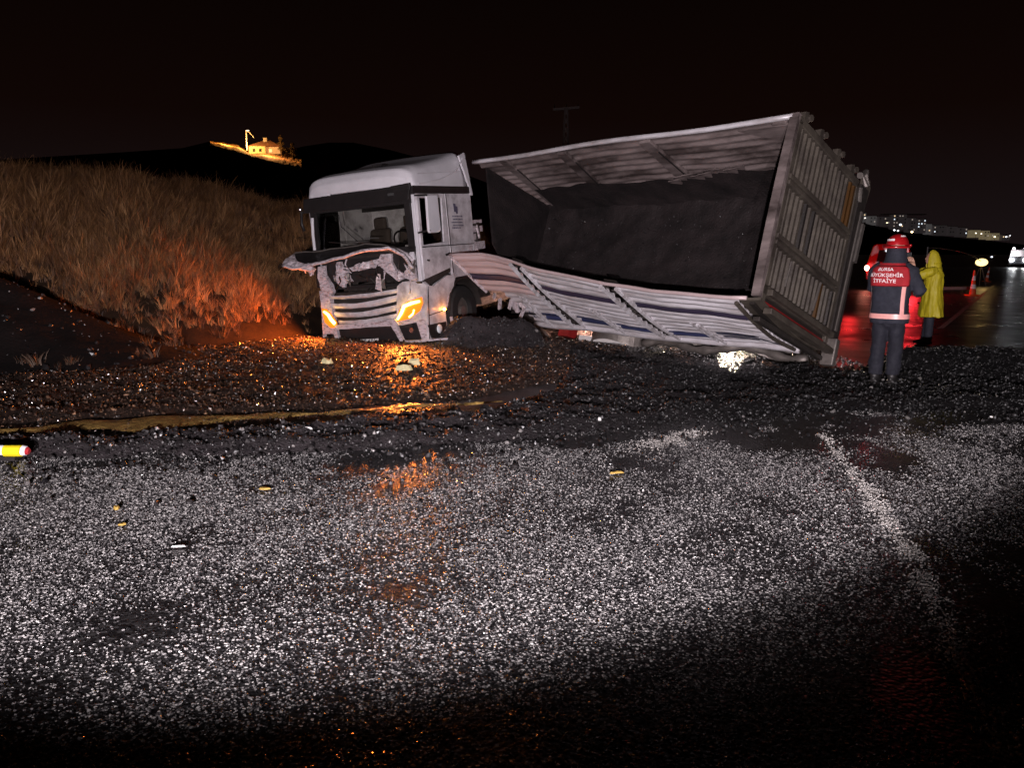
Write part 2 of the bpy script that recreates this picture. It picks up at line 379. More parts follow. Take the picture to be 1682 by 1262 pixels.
# far dark land on both sides
hillm = mat('far_hill_earth', (.006,.0035,.003), 1., 0, spec=0., scale=.02, var=.5)
def hill(name, prof, Y, depth, back, label):
    b = MB()
    n = len(prof)
    rows = []
    for dy, k in ((-depth, .0), (-depth*.6, .45), (-depth*.25, .85), (0, 1.0), (back, .6)):
        row = []
        for px, py in prof:
            p = at(px, py, Y); q = at(px, py, Y+dy); z = 1.68+(p.z-1.68)*k if k else -2
            row.append((q.x if dy <= 0 else p.x*(Y+dy)/Y, Y+dy, z if k else -2))
        rows.append(row)
    vs = [v for r in rows for v in r]
    fs = [(i*n+j, i*n+j+1, (i+1)*n+j+1, (i+1)*n+j) for i in range(len(rows)-1) for j in range(n-1)]
    b.add(vs, fs); o = b.build(name, hillm, smooth=True); tag(o, label, kind='structure'); return o
hill('hill', [(-900,300),(-400,270),(0,262),(200,250),(300,243),(345,232),(400,245),(440,248),(470,247),(500,240),(540,234),(580,234),(640,246),(700,262),(800,300),(1000,350)], 420, 110, 200, 'dark far hill behind the bank with a lit house on it')
hill('town_hill', [(900,372),(1200,368),(1380,362),(1420,366),(1480,380),(1560,389),(1640,397),(1700,404),(1800,410),(2000,413)], 880, 300, 300, 'low dark hill with the town along its crest')

# dirt spread over the left side of the road
dirtm = mat('brown_verge_dirt', (.060,.034,.024), .5, 0, scale=5, col2=(.014,.009,.007), bump=1., bscale=38, spec=.5)
soilm = mat('black_spilled_soil', (.072,.060,.064), .6, 0, scale=4, col2=(.024,.020,.021), bump=1., bscale=45, spec=.35)
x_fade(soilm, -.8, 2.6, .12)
def interp(tab, x): a = np.array(tab); return np.interp(x, a[:,0], a[:,1])
NEAR = [(-12,5.7),(-4.8,6.15),(-3.6,6.2),(-1.7,6.2),(-.7,6.5),(.5,7.0),(1.5,7.5),(3,7.95),(5.4,8.15),(7,8.6),(8.2,10)]
def wig(x, s=1.): return (fbm(x*1.7+5, x*0+2, 3)-.45)*.5*s
def soil_h(x, y):
    near = interp(NEAR, x)+wig(x); d = y-near
    # left the soil is a narrow tongue between the road and the wet strip
    left = interp([(-12,6.4),(-4.8,6.95),(-2.5,7.5),(-.3,8.35),(.5,9.5),(.9,11.5),(1.0,16),(9,16)], x)+wig(x+9)
    dark_heap = sstep(1.35, .75, np.hypot((x+.2)/1.25, (y-14.1)/.75))  # soil heaped here to keep the space at the cab wheel dark
    e = np.maximum(sstep(0, .5, d)*sstep(0, .35, left-y), dark_heap)
    far = interp([(-12,20),(-.6,15.2),(.5,14.6),(.9,13.1),(1.9,12.6),(2.5,11.3),(3.0,10.9),(3.6,10.9),(3.9,12.3),(4.3,11.6),(4.9,11.2),(5.4,11.8),(6.8,12.0),(8.2,11.4)], x); e = e*sstep(0, .8, far-y+.3*wig(y*1.3))*sstep(0,1.2,8.4-x)
    base = .045+.05*fbm(x*1.2, y*1.2, 3)
    crest = .27*np.exp(-((y-(11.35-.12*(x-5)))/.75)**2)*sstep(4.9, 5.8, x)*sstep(8.2, 6.8, x)
    pile = .10*np.exp(-((x-1.9)/.8)**2-((y-10.6)/.8)**2)+.14*np.exp(-((x-.6)/.7)**2-((y-12.3)/.7)**2)+.50*np.exp(-((x+.05)/.5)**2-((y-14.2)/.5)**2)*(.6+.9*fbm(x*2.6, y*2.6, 3))+.50*np.exp(-((x+.85)/.42)**2-((y-14.15)/.4)**2)*(.5+fbm(x*3.6, y*3.6, 3))+.28*np.exp(-((x-.55)/.4)**2-((y-14.3)/.35)**2)
    r = (fbm(x*4, y*4, 4)-.45)*.10+(fbm(x*11, y*11, 3)-.45)*.055
    return e*(base+crest+pile+r*(.6+.6*e))-.012*(1-e)-.004
def dirt_h(x, y):
    near = interp([(-14,6.9),(-4.8,7.35),(-2.5,7.95),(-.3,8.8),(.8,10),(1.6,11)], x)+wig(x+3)*.7
    e = sstep(0, .6, y-near)*sstep(2.6, .6, x)
    r = (fbm(x*3.1+4, y*3.1, 4)-.45)*.10+(fbm(x*12, y*12, 3)-.45)*.045
    return e*(.035+r+.02*sstep(11,14,y))-.012*(1-e)-.002
gm = lambda X, Y, Z: Z > -.0155
tag(terrain('verge_dirt', dirt_h, np.arange(-16, 3, .055), np.arange(6.2, 20, .055), dirtm, lambda X, Y, Z: (Z > -.0135) & (toe_dist(X, Y) < .8)), 'rough brown earth and grit beside the bank', kind='structure')
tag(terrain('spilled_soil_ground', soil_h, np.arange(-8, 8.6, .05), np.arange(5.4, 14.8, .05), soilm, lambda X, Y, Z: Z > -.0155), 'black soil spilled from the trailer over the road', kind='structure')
# dark mound added as the cast shadow on the foot of the bank (left)
def shadow_hump(x, y):
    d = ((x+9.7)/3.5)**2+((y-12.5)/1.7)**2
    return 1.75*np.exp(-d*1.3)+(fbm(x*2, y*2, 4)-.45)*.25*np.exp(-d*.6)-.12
soilh = mat('shadow_dark_earth', (.010,.006,.0055), .9, 0, scale=3, var=.6, bump=.8, bscale=20, spec=.2)
tag(terrain('shadow_mound', shadow_hump, np.arange(-17, -3.6, .09), np.arange(9.2, 16.5, .09), soilh, lambda X, Y, Z: Z > -.05), 'low dark mound shaped as the shadow at the foot of the bank', kind='structure')

# shallow running water between dirt and soil
waterm = mat('ochre_mud', (.52,.33,.10), .22, 0, scale=7, col2=(.10,.06,.02), bump=1., bscale=30, spec=.7)
ws = MB()
def wfn(u, v):
    x = -9+u*8.9; yc = interp([(-9,6.35),(-4.8,7.15),(-2.5,7.78),(-.1,8.62)], x); w = (.46+.18*math.sin(u*23)+.10*math.sin(u*61+1))*(1-.85*sstep(.6,1,u))
    return (x, float(yc)+(v-.5)*w+.05*math.sin(u*37), .030+.012*math.sin(v*PI)+.008*math.sin(u*90+v*4))
ws.sheet(wfn, 60, 4); tag(ws.build('mud_strip', waterm), 'thin strip of wet ochre mud lying along the dirt', kind='structure')

# far road markings and kerb
def strip(name, a, b, w, m, z=.006, h=0):
    a = Vector(a); b = Vector(b); d = (b-a).normalized(); r = Vector((d.y, -d.x, 0))*w/2; q = MB()
    if h: q.bar(a+Vector((0,0,h/2)), b+Vector((0,0,h/2)), w, h)
    else: q.add([a-r+Vector((0,0,z)), a+r+Vector((0,0,z)), b+r+Vector((0,0,z)), b-r+Vector((0,0,z))], [(0,1,2,3)])
    return q.build(name, m)
tag(strip('edge_line', G(1400,468), G(1648,421), .30, markm), 'white edge line on the far road', kind='structure')
tag(strip('kerb', G(1525,476), G(1592,475.5), .35, concrete, h=.13), 'short low concrete kerb on the far side of the road', kind='structure')
tag(strip('lane_line', G(1545,540), G(1640,463), .12, markm), 'faint lane line running into the distance', kind='structure')

# line crossing the near road on the right: a trail of pale grit
# ---- chippings, clods and stones
def stone(seed, flat=.6):
    r_ = random.Random(seed); bm = bmesh.new(); bmesh.ops.create_icosphere(bm, subdivisions=1, radius=1)
    b = MB(); vs = []
    for v in bm.verts:
        k = .72+.5*r_.random(); vs.append((v.co.x*k, v.co.y*k*(.7+.3*r_.random()), v.co.z*k*flat))
    b.add(vs, [tuple(q.index for q in f.verts) for f in bm.faces]); bm.free(); return b
def chip_mat(name, cols, rough=.35):
    m = bpy.data.materials.new(name); m.use_nodes = True; nt = m.node_tree; N = nt.nodes; L = nt.links; p = N['Principled BSDF']
    oi = N.new('ShaderNodeObjectInfo'); r = N.new('ShaderNodeValToRGB'); L.new(oi.outputs['Random'], r.inputs[0])
    r.color_ramp.interpolation = 'LINEAR'
    el = r.color_ramp.elements; el[0].position = cols[0][0]; el[0].color = (*cols[0][1], 1); el[1].position = cols[-1][0]; el[1].color = (*cols[-1][1], 1)
    for pos, c in cols[1:-1]: q = el.new(pos); q.color = (*c, 1)
    L.new(r.outputs[0], p.inputs['Base Color']); p.inputs['Roughness'].default_value = rough; p.inputs['Specular IOR Level'].default_value = .6
    return m
chipm = chip_mat('road_chip', [(0,(.012,.012,.013)),(.35,(.04,.038,.04)),(.55,(.14,.13,.13)),(.8,(.38,.365,.36)),(1,(.74,.71,.68))], .2)
chips = [source('road_chip_source', stone(k, .55), chipm) for k in range(4)]
def frustum_pts(n, d0, d1, pad=.25, power=1.0):
    d = np.sqrt(rng.random(n)*(d1**2-d0**2)+d0**2); hw = .657*d*1.03+pad; x = (rng.random(n)*2-1)*hw; return x, d
def rots(n, tilt=.5):
    return np.stack([(rng.random(n)-.5)*2*tilt, (rng.random(n)-.5)*2*tilt, rng.random(n)*6.28], 1)
n = 560000
x, y = frustum_pts(n, 2.1, 8.8)
ok = y < (interp(NEAR, x)+.45+rng.random(n)*.4)
ok |= (x > 6.5)
dens = .24+1.5*fbm(x*1.1+7, y*.8, 4)-.8*(fbm(x*4.2, y*3.2, 3)-.3)+1.1*(fbm((x*.76-y*.65)*2.6+40, (x*.65+y*.76)*.28, 3)-.45)                     # bare and thick patches
dens -= .35*np.exp(-((fbm(x*.7+30, y*.7, 2)-.5)/.05)**2)
dens -= .50*sstep(4.6, 7.2, y)*sstep(-2.5, 1.0, x)
gap = interp(NEAR, x)+wig(x)-y
dens -= .75*sstep(1.5, 0, gap)*sstep(.36, .60, fbm(x*1.5+2, y*2.6, 4)+.12*sstep(.7, 0, gap))
ok &= rng.random(n) < dens
# wheel polished bands running towards the truck
x, y = x[ok], y[ok]; n = len(x)
s = (.0037+.0052*rng.random(n)**2)*(1+.03*(y-3))
scatter('road_chippings', np.stack([x, y, s*.12], 1), rots(n, .32), np.stack([s*(.8+.5*rng.random(n)), s, s*.55], 1), rng.integers(0, 4, n), chips, 'pale stone chippings bedded in the wet near road')
xb = rng.random(14000)*6-.6; yb = 10.8+rng.random(14000)*8; sb = .008+.010*rng.random(14000)
scatter('road_chippings', np.stack([xb, yb, sb*.12], 1), rots(14000, .6), np.stack([sb]*3, 1), rng.integers(0, 4, 14000), chips, 'wet chippings on the road under and behind the trailer')
# black clods on the spill
clodm = chip_mat('soil_clod', [(0,(.006,.005,.006)),(.8,(.022,.019,.019)),(.96,(.06,.055,.055)),(1,(.26,.24,.23))], .4)
clodm2 = chip_mat('shaded_soil_clod', [(0,(.003,.0025,.003)),(.9,(.009,.008,.008)),(.985,(.02,.018,.018)),(1,(.16,.15,.14))], .55)  # darker clod copy; shade beyond the headlamps is put into its colour
clods = [source('soil_clod_source', stone(20+k, .75), clodm) for k in range(3)]+[source('shaded_clod_source', stone(20+k, .75), clodm2) for k in range(3)]
n = 110000
x = rng.random(n)*14.5-6.5; y = 4.6+rng.random(n)*10.3
h = soil_h(x, y); gp = interp(NEAR, x)+wig(x)-y; thin = (gp > -.2) & (rng.random(n) < .55*np.exp(-np.clip(gp, 0, 9)/.42)*(.2+1.6*fbm(x*2, y*2.5, 3))); ok = (h > .004) | thin; h = np.where(h > .004, h, .002); x, y, h = x[ok], y[ok], h[ok]; n = len(x)
s = .005+.024*rng.random(n)**7+.006*rng.random(n)
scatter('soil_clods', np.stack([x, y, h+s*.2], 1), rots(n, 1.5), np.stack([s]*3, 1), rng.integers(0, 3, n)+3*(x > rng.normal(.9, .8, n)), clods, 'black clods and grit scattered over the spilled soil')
# brown grit lit by the hazard lamps
gritm = chip_mat('verge_grit', [(0,(.008,.006,.005)),(.6,(.035,.021,.015)),(.92,(.10,.055,.034)),(1,(.26,.15,.09))], .25)
grit = [source('verge_grit_source', stone(40+k, .6), gritm) for k in range(3)]
n = 90000
x = rng.random(n)*13.5-11.5; y = 6.8+rng.random(n)*8.5
h = dirt_h(x, y); ok = (h > .004) & (toe_dist(x, y) < .4) & (rng.random(n) < .25+1.1*fbm(x*1.3, y*1.3, 3)); x, y, h = x[ok], y[ok], h[ok]; n = len(x)
s = .005+.022*rng.random(n)**6+.006*rng.random(n)
scatter('verge_grit', np.stack([x, y, h+s*.2], 1), rots(n, 1.5), np.stack([s*1.25, s, s], 1), rng.integers(0, 3, n), grit, 'brown grit, stones and broken stalks on the verge dirt')
# grit lying in the water
n = 2600; u = rng.random(n); xx = -9+u*8.4; yy = interp([(-9,6.35),(-4.8,7.15),(-2.5,7.78),(-.1,8.62)], xx)+rng.normal(0, .13, n); s = .006+.012*rng.random(n)**3
scatter('wet_grit', np.stack([xx, yy, .024+s*.2], 1), rots(n, 1.), np.stack([s*1.3, s, s*.8], 1), rng.integers(0, 3, n), grit, 'wet grit lying in the strip of muddy water')
# pale grit set in a line on the right and in a smear in the middle
x1 = []; y1 = []
for (a, b, w, n) in ((G(1352,712), G(1420,800), .035, 2300), (G(1420,800), G(1500,920), .04, 2600), (G(1490,900), G(1660,1255), .035, 3600), (G(1040,742), G(1150,708), .08, 2600)):
    t = rng.random(n); x1.append(a.x+(b.x-a.x)*t+rng.normal(0, w, n)); y1.append(a.y+(b.y-a.y)*t+rng.normal(0, w, n))
x = np.concatenate(x1); y = np.concatenate(y1); ok = rng.random(len(x)) < .10+sstep(.32, .60, fbm(x*6, y*6, 3))*.34; x, y = x[ok], y[ok]; n = len(x)
palem = chip_mat('pale_grit', [(0,(.16,.15,.14)),(1,(.66,.62,.58))], .25)
pal = [source('pale_grit_source', stone(60+k, .6), palem) for k in range(2)]
s = .004+.005*rng.random(n)
scatter('pale_grit', np.stack([x, y, s*.3], 1), rots(n, .7), np.stack([s]*3, 1), rng.integers(0, 2, n), pal, 'pale grit in thin lines across the road')

# ---- dry grass on the bank
def tuft(seed, nb, hh, spread, wdt=.0085):
    r_ = random.Random(seed); b = MB()
    for _ in range(nb):
        a = r_.random()*2*PI; rr = spread*r_.random(); x0, y0 = rr*math.cos(a), rr*math.sin(a); h = hh*(.5+.6*r_.random()); ln = h*(.15+.45*r_.random())
        da = a+r_.uniform(-.8, .8); wa = r_.random()*PI; wx, wy = wdt*math.cos(wa), wdt*math.sin(wa); vs = []
        for t in (0, .4, .75, 1):
            px = x0+math.cos(da)*ln*t*t-.10*h*t; py = y0+math.sin(da)*ln*t*t; pz = h*t*(1-.12*t); k = (1-t*.85)
            vs += [(px-wx*k, py-wy*k, pz), (px+wx*k, py+wy*k, pz)]
        b.add(vs, [(0,1,3,2),(2,3,5,4),(4,5,7,6)])
    return b
grassm = chip_mat('dry_grass_blade', [(0,(.07,.026,.008)),(.45,(.17,.072,.024)),(.8,(.36,.17,.06)),(1,(.58,.31,.13))], .65)
grassm2 = chip_mat('dead_weed_blade', [(0,(.02,.010,.005)),(1,(.09,.045,.02))], .7)
tf = [source('tuft_source', tuft(k, 26, .62, .13), grassm) for k in range(3)]+[source('tuft_source', tuft(9, 30, .34, .22, .016), grassm2), source('tuft_source', tuft(10, 18, .95, .10), grassm)]
n = 78000
x = rng.random(n)*26-22; y = 11.5+rng.random(n)*17
d = toe_dist(x, y); ok = (d > .15) & (x/y > -.80) & (x < 1.5); x, y, d = x[ok], y[ok], d[ok]
hm = np.exp(-(((x+9.9)/3.1)**2+((y-12.3)/1.5)**2)); f = fbm(x*.55+11, y*.55, 3)
ok = (rng.random(len(x)) < (sstep(.3, .55, f)*.85+.15)*sstep(.0, .9, d)) & (hm < .30)  # no grass inside the shadow mound
x, y, f = x[ok], y[ok], f[ok]; n = len(x)
k = rng.choice([0,1,2,3,4], n, p=[.27,.25,.25,.13,.10]); s = (.36+.95*f)*(.7+.5*rng.random(n))*(.55+.45*sstep(.2, 3.5, d[ok]))
R_ = rots(n, .14); R_[:,1] -= .20; 
scatter('dry_grass', np.stack([x, y, bank_h(x, y)-.03], 1), R_, np.stack([s, s, s], 1), k, tf, 'tall dry straw coloured grass covering the bank')

n = 1200; x = rng.random(n)*11-15; y = 9.6+rng.random(n)*5.5; h = shadow_hump(x, y); ok = h > .02; x, y, h = x[ok], y[ok], h[ok]; n = len(x); s = .01+.05*rng.random(n)**5+.01*rng.random(n)
scatter('shadow_mound_clods', np.stack([x, y, h+s*.2], 1), rots(n, 1.5), np.stack([s]*3, 1), rng.integers(0, 3, n), clods, 'dark clods over the mound that stands in for the bank shadow')
n = 1300; x = rng.random(n)*11-15; y = 9.8+rng.random(n)*5; h = shadow_hump(x, y); ok = (h > .05) & (fbm(x*.9, y*.9, 3) > .45); x, y, h = x[ok], y[ok], h[ok]; n = len(x); s = .3+.4*rng.random(n)
scatter('shadow_mound_weeds', np.stack([x, y, h-.03], 1), rots(n, .3), np.stack([s]*3, 1), 0*x+3, tf, 'sparse dead weeds on the mound that stands in for the bank shadow')
# ================================================================== LOCAL FRAMES OF THE TWO VEHICLES
def axes(yaw, roll, pit):
    T = Vector((math.cos(yaw), math.sin(yaw), 0)); Z = Vector((0,0,1)); S = Z.cross(T)
    q = Matrix.Rotation(pit, 3, S); T2 = q @ T; U = q @ Z
    q = Matrix.Rotation(roll, 3, T2); return Matrix((T2, q @ S, q @ U)).transposed()
def frame(origin, A): M = A.to_4x4(); M.translation = Vector(origin); return M
CABM = frame((-2.522, 14.562, -.325), axes(-2.034, .064, .064))
BOXM = frame((3.614, 10.45, 3.394), axes(2.345, -1.224, .013))
def onplane(M, px, py, ax, val):            # a feature of the photograph placed on a plane of the vehicle
    I = M.inverted(); o = I @ Vector((0,0,CAM_H)); d = I.to_3x3() @ ray(px, py); t = (val-o[ax])/d[ax]; return o+d*t
def cf(px, py, x=0.): return onplane(CABM, px, py, 0, x)
def cs(px, py, y=1.25): return onplane(CABM, px, py, 1, y)

# ================================================================== TRACTOR
T = empty('lorry_tractor', 'white lorry tractor with smashed front, flipped grille panel and lit amber hazard lamps', 'lorry', M=CABM)
# roof with fairing
tz = [(.10,3.10),(.09,3.26),(.0,3.40),(-.25,3.47),(-.7,3.53),(-1.3,3.63),(-1.83,3.76)]
def roof(u, v):
    i = u*(len(tz)-1); k = min(int(i), len(tz)-2); f = i-k
    x = tz[k][0]*(1-f)+tz[k+1][0]*f; z = tz[k][1]*(1-f)+tz[k+1][1]*f
    a = v*2-1; hw = 1.22-.10*(1-min(1, u*2.5)); y = a*hw
    drop = (abs(a)**(5.5+16*u))
    zz = z-(z-3.06)*drop*(1.0 if abs(a) > .999 else .62)+.03*(1-a*a)
    xx = x-.16*abs(a)**3*max(0, 1-u*2)
    return (xx, y, zz)
rb = MB(); rb.sheet(roof, 24, 36, (0,0,-.03)); rb.build('roof_fairing', whitec, T, smooth=False)
for p in bpy.data.objects['roof_fairing'].data.polygons: p.use_smooth = True
q = MB(); q.poly([(-1.62,1.235,3.66),(-1.84,1.235,3.73),(-2.03,1.235,2.92),(-1.93,1.235,2.92),(-1.93,1.235,3.05)], (0,-.035,0))
q.build('side_deflector', whitec, T)
q = MB(); q.hexa([(-2.06,-1.22,2.9),(-2.0,-1.22,2.9),(-2.0,-1.17,2.9),(-2.06,-1.17,2.9),(-1.9,-1.22,3.68),(-1.8,-1.22,3.68),(-1.8,-1.17,3.68),(-1.9,-1.17,3.68)]); q.build('side_deflector', whitec, T)
q = MB(); q.tube([(-.12,1.235,3.12),(-.8,1.245,3.2),(-1.4,1.245,3.36),(-1.75,1.245,3.62)], .012, 6); q.tube([(-.1,1.24,3.29),(-1.7,1.245,3.37)], .006, 5); q.build('fairing_trim', whitec, T)
q = MB(); q.box(-.5,-.42,.1,.14,3.46,3.56); q.box(-.56,-.4,.08,.30,3.54,3.57); q.build('roof_lamp_bracket', dark, T)
# dark band below the roof, sun visor
q = MB(); q.box(-1.95,.06,1.16,1.225,2.96,3.09); q.build('roof_gap_band', dark, T)
q = MB(); q.box(-1.95,.0,-1.225,-1.16,2.96,3.09); q.build('roof_gap_band', dark, T)
q = MB(); q.poly([(.10,-1.20,3.08),(.10,1.19,3.12),(.16,1.17,2.86),(.16,-1.19,2.82)], (-.06,0,0)); q.poly([(.12,.80,3.12),(.12,1.20,3.14),(.12,1.20,3.02),(.12,.86,3.0)], (-.05,0,0)); q.build('sun_visor', dark, T, bevel=.01)
for y_ in (.86,):
    q = MB(); q.box(.165,.185,y_-.09,y_+.03,2.955,3.0); q.build('visor_lamp', chrome, T)
# pillars, header and screen surround
q = MB()
q.hexa([(-.02,1.13,1.42),(.05,1.13,1.42),(.05,1.20,1.42),(-.02,1.20,1.42),(-.10,1.10,2.95),(-.02,1.10,2.95),(-.02,1.17,2.95),(-.10,1.17,2.95)])
q.build('front_pillar', whitec, T, bevel=.008)
q = MB(); q.hexa([(-.02,-1.20,1.42),(.04,-1.20,1.42),(.04,-1.14,1.42),(-.02,-1.14,1.42),(-.12,-1.18,2.95),(-.04,-1.18,2.95),(-.04,-1.10,2.95),(-.12,-1.10,2.95)]); q.build('front_pillar', dark, T)
q = MB(); q.box(-.1,.0,-1.12,1.12,2.80,2.98); q.box(-.02,.03,-1.14,1.13,1.96,2.06); q.box(-.06,.02,-1.16,-1.06,2.0,2.9); q.box(-.05,.03,.98,1.10,2.0,2.9); q.build('screen_surround', dark, T)
q = MB(); q.add([(.0,-1.10,2.04),(.0,1.04,2.04),(-.06,1.04,2.84),(-.06,-1.10,2.84)], [(0,1,2,3)]); q.build('windscreen', glass, T)
# side walls, doors
for sgn in (1, -1):
    Y = 1.22*sgn; k = .045*sgn
    d = empty('door', None, None); d.parent = T; del_ = None
    m_ = white
    q = MB()
    q.poly([(-.02,Y,1.46),(-.98,Y,1.60),(-.98,Y,2.10),(-.72,Y,2.08),(-.03,Y,2.06)], (0,-k,0))
    q.poly([(-.04,Y,2.88),(-.98,Y,2.88),(-.98,Y,2.955),(-.04,Y,2.955)], (0,-k,0))
    q.poly([(-.80,Y,2.085),(-.98,Y,2.10),(-.98,Y,2.88),(-.86,Y,2.88)], (0,-k,0))
    q.poly([(-.03,Y,2.06),(-.10,Y,2.065),(-.12,Y,2.88),(-.04,Y,2.88)], (0,-k,0))
    db = q.build('door_panel', m_, d, bevel=.006)
    q = MB(); q.poly([(-.10,Y-k*.6,2.06),(-.82,Y-k*.6,2.08),(-.88,Y-k*.6,2.88),(-.12,Y-k*.6,2.88)], (0,-k*.2,0)); q.build('door_window', glass, d)
    q = MB(); q.bar((-.80,Y+.02*sgn,1.84),(-.93,Y+.02*sgn,1.86),.03,.04); q.build('door_handle', dark, d)
    q = MB(); q.poly([(-1.0,Y,1.40),(-1.60,Y,1.40),(-1.72,Y,2.0),(-1.93,Y,2.0),(-1.95,Y,2.955),(-1.0,Y,2.955)], (0,-k,0)); q.build('side_panel', white, T, bevel=.006)
    q = MB(); q.poly([(-.99,Y-k*.5,1.45),(-1.90,Y-k*.5,1.45),(-1.90,Y-k*.5,2.05),(-.99,Y-k*.5,2.05)], (0,-k*.4,0)); q.build('lower_side_panel', scraped, T)
q = MB(); q.box(-1.02,-1.0,1.226,1.23,1.5,2.95); q.poly([(-.03,1.228,2.02),(-1.9,1.228,1.985),(-1.9,1.228,2.0),(-.03,1.228,2.04)], (0,.004,0)); q.build('panel_joint', dark, T)
q = MB(); q.box(-1.96,-1.92,-1.2,1.2,1.4,3.05); q.build('rear_wall', white, T)
q = MB(); q.box(-1.9,-.1,-1.16,1.16,1.36,1.42); q.build('cab_floor', dark, T)
q = MB(); q.box(-1.915,-1.90,-.15,1.12,2.0,2.85); q.build('pale_rear_lining', curtain, T)
q = MB(); q.tube([(-1.88,.55,2.85),(-1.88,.68,2.3)], .012, 6); q.tube([(-1.88,.1,2.55),(-1.88,1.1,2.58)], .008, 5); q.box(-1.7,-1.5,-1.1,1.1,2.80,2.92); tag(q.build('bunk_fittings', dark, T), kind='stuff')
def seat(y):
    s = empty('seat', None, None); s.parent = T; s.location = (-.95, y, 1.42)
    q = MB(); q.box(-.28,.28,-.27,.27,.25,.42); q.build('cushion', seatm, s, bevel=.05)
    q = MB(); q.hexa([(-.38,-.26,.36),(-.24,-.26,.36),(-.24,.26,.36),(-.38,.26,.36),(-.50,-.24,1.02),(-.38,-.24,1.02),(-.38,.24,1.02),(-.50,.24,1.02)]); q.build('backrest', seatm, s, bevel=.06)
    q = MB(); q.box(-.50,-.40,-.15,.15,1.0,1.24); q.build('headrest', seatm, s, bevel=.05)
seat(-.60); seat(.12)
q = MB(); q.poly([(-.06,-1.1,1.98),(-.06,1.1,1.98),(-.30,1.1,2.12),(-.30,-1.1,2.12)], (0,0,-.5)); q.build('dashboard', dark, T)
q = MB(); c0 = Vector((-.42,.62,2.16)); 
q.tube([c0+Vector((.10*math.sin(a), .23*math.cos(a), .19*math.sin(a))) for a in np.linspace(0, 2*PI, 25)], .018, 6); q.tube([c0, c0+Vector((.2,0,-.2))], .03, 6); q.build('steering_wheel', dark, T)
q = MB(); q.bar(cf(582,376,.02), cf(587,380,.02), .02, .03); q.build('wiper_pivot', chrome, T)
q = MB(); q.bar(cf(598,391,.02), cf(622,391,.02), .012, .015); q.build('screen_label', chrome, T)
q = MB(); q.tube([cf(556,352,.03), cf(560,372,.03), cf(588,397,.03)], .009, 5); q.tube([cf(540,398,.03), cf(575,400,.03), cf(612,398,.03)], .009, 5); q.build('wiper', dark, T)
# left mirror arm seen on the far side, and white mirror housing on the near side
q = MB(); q.tube([cf(513,358,.12), cf(514,385,.12), cf(517,411,.12)], .028, 8); q.build('mirror_bar', whitec, T)
q = MB(); q.tube([(-.05,-1.16,2.86),(.12,-1.27,2.84),(.13,-1.29,2.62),(.1,-1.27,2.5)], .03, 6); q.build('mirror_arm', dark, T, smooth=True); q = MB(); q.ell((.14,-1.27,2.90),(.035,.035,.035)); q.build('marker_lamp', chrome, T)
mr = empty('side_mirror', None, None); mr.parent = T
pts = [cs(697,321,1.42), cs(715,320,1.42), cs(721,379,1.42), cs(717,382,1.42), cs(703,383,1.42), cs(701,379,1.42)]
q = MB(); q.poly(pts, (0,.05,0)); q.build('mirror_housing', whitec, mr, bevel=.015)
q = MB(); q.bar((pts[0]+Vector((0,-.2,.02))), pts[0]+Vector((0,.05,.0)), .03, .03); q.build('mirror_arm', dark, mr); q = MB(); q.bar(pts[4]+Vector((0,-.2,.02)), pts[4]+Vector((0,.05,.05)), .03, .03); q.build('mirror_arm', dark, mr)
# print on the side panel
q = MB()
for (a, b, c, d) in ((744,334,748,348),(747,338,751,351)):
    q.poly([cs(a,b,1.232), cs(c,b+1,1.232), cs(c+1,d,1.232), cs(a+2,d,1.232)], (0,.003,0))
q.build('door_emblem', inkb, T)
q = MB()
for r_, (x0, x1) in zip((354,359,364,369,373), ((743,758),(744,760),(742,760),(744,761),(743,757))):
    xx = x0
    while xx < x1:
        w_ = random.choice((1.2,1.8,2.4)); q.poly([cs(xx,r_,1.232), cs(xx+w_,r_+.2,1.232), cs(xx+w_,r_+2.3,1.232), cs(xx,r_+2.1,1.232)], (0,.002,0)); xx += w_+.7
tag(q.build('side_print', inkb, T), kind='stuff')

# engine bay behind the missing grille
q = MB(); q.box(-.75,-.60,-1.1,1.1,.6,1.96); q.box(-.5,-.35,-.8,.8,.9,1.6); q.build('radiator', engine, T, bevel=.02)
q = MB()
r_ = random.Random(3)
for k in range(16):
    a = Vector((-.3+.2*r_.random(), r_.uniform(-.95,.95), r_.uniform(1.15,1.95))); q.tube([a, a+Vector((.05, r_.uniform(-.3,.3), r_.uniform(-.2,.2))), a+Vector((.0, r_.uniform(-.5,.5), r_.uniform(-.25,.25)))], .015+.02*r_.random(), 6)
tag(q.build('engine_hoses', engine, T, smooth=True), kind='stuff')
q = MB()
for (a, b, w, h) in (((-.05,-1.1,1.96),(-.05,1.1,1.98),.06,.10),((-.1,-.75,1.15),(-.1,.65,1.2),.08,.07)):
    q.bar(a, b, w, h)
q.build('cross_member', engine, T)
def shard(name, P, x, th, m, jag=.0):
    pts = [cf(a, b, x) for a, b in P]
    if jag: pts = [p+Vector((random.uniform(-jag, jag), 0, 0)) for p in pts]
    q = MB(); q.poly(pts, (-th,0,0)); return crumple(q.build(name, m, T), .028)
shard('front_column', [(521,440),(530,437),(532,452),(541,466),(546,480),(541,489),(545,512),(529,512),(527,480),(523,460)], .08, .10, scraped)
shard('torn_bracket', [(551,432),(560,430),(563,444),(572,452),(576,463),(567,466),(566,473),(557,470),(552,462)], .04, .06, scraped, .03)
shard('torn_bracket', [(556,441),(575,440),(600,430),(622,425),(626,410),(642,408),(643,430),(648,444),(662,458),(655,462),(636,449),(622,436),(600,443),(575,447),(558,449)], .02, .06, scraped, .02)
shard('torn_bracket', [(583,436),(590,432),(592,440),(598,430),(604,434),(612,428),(614,440),(603,441),(590,446)], .09, .03, scraped, .05)
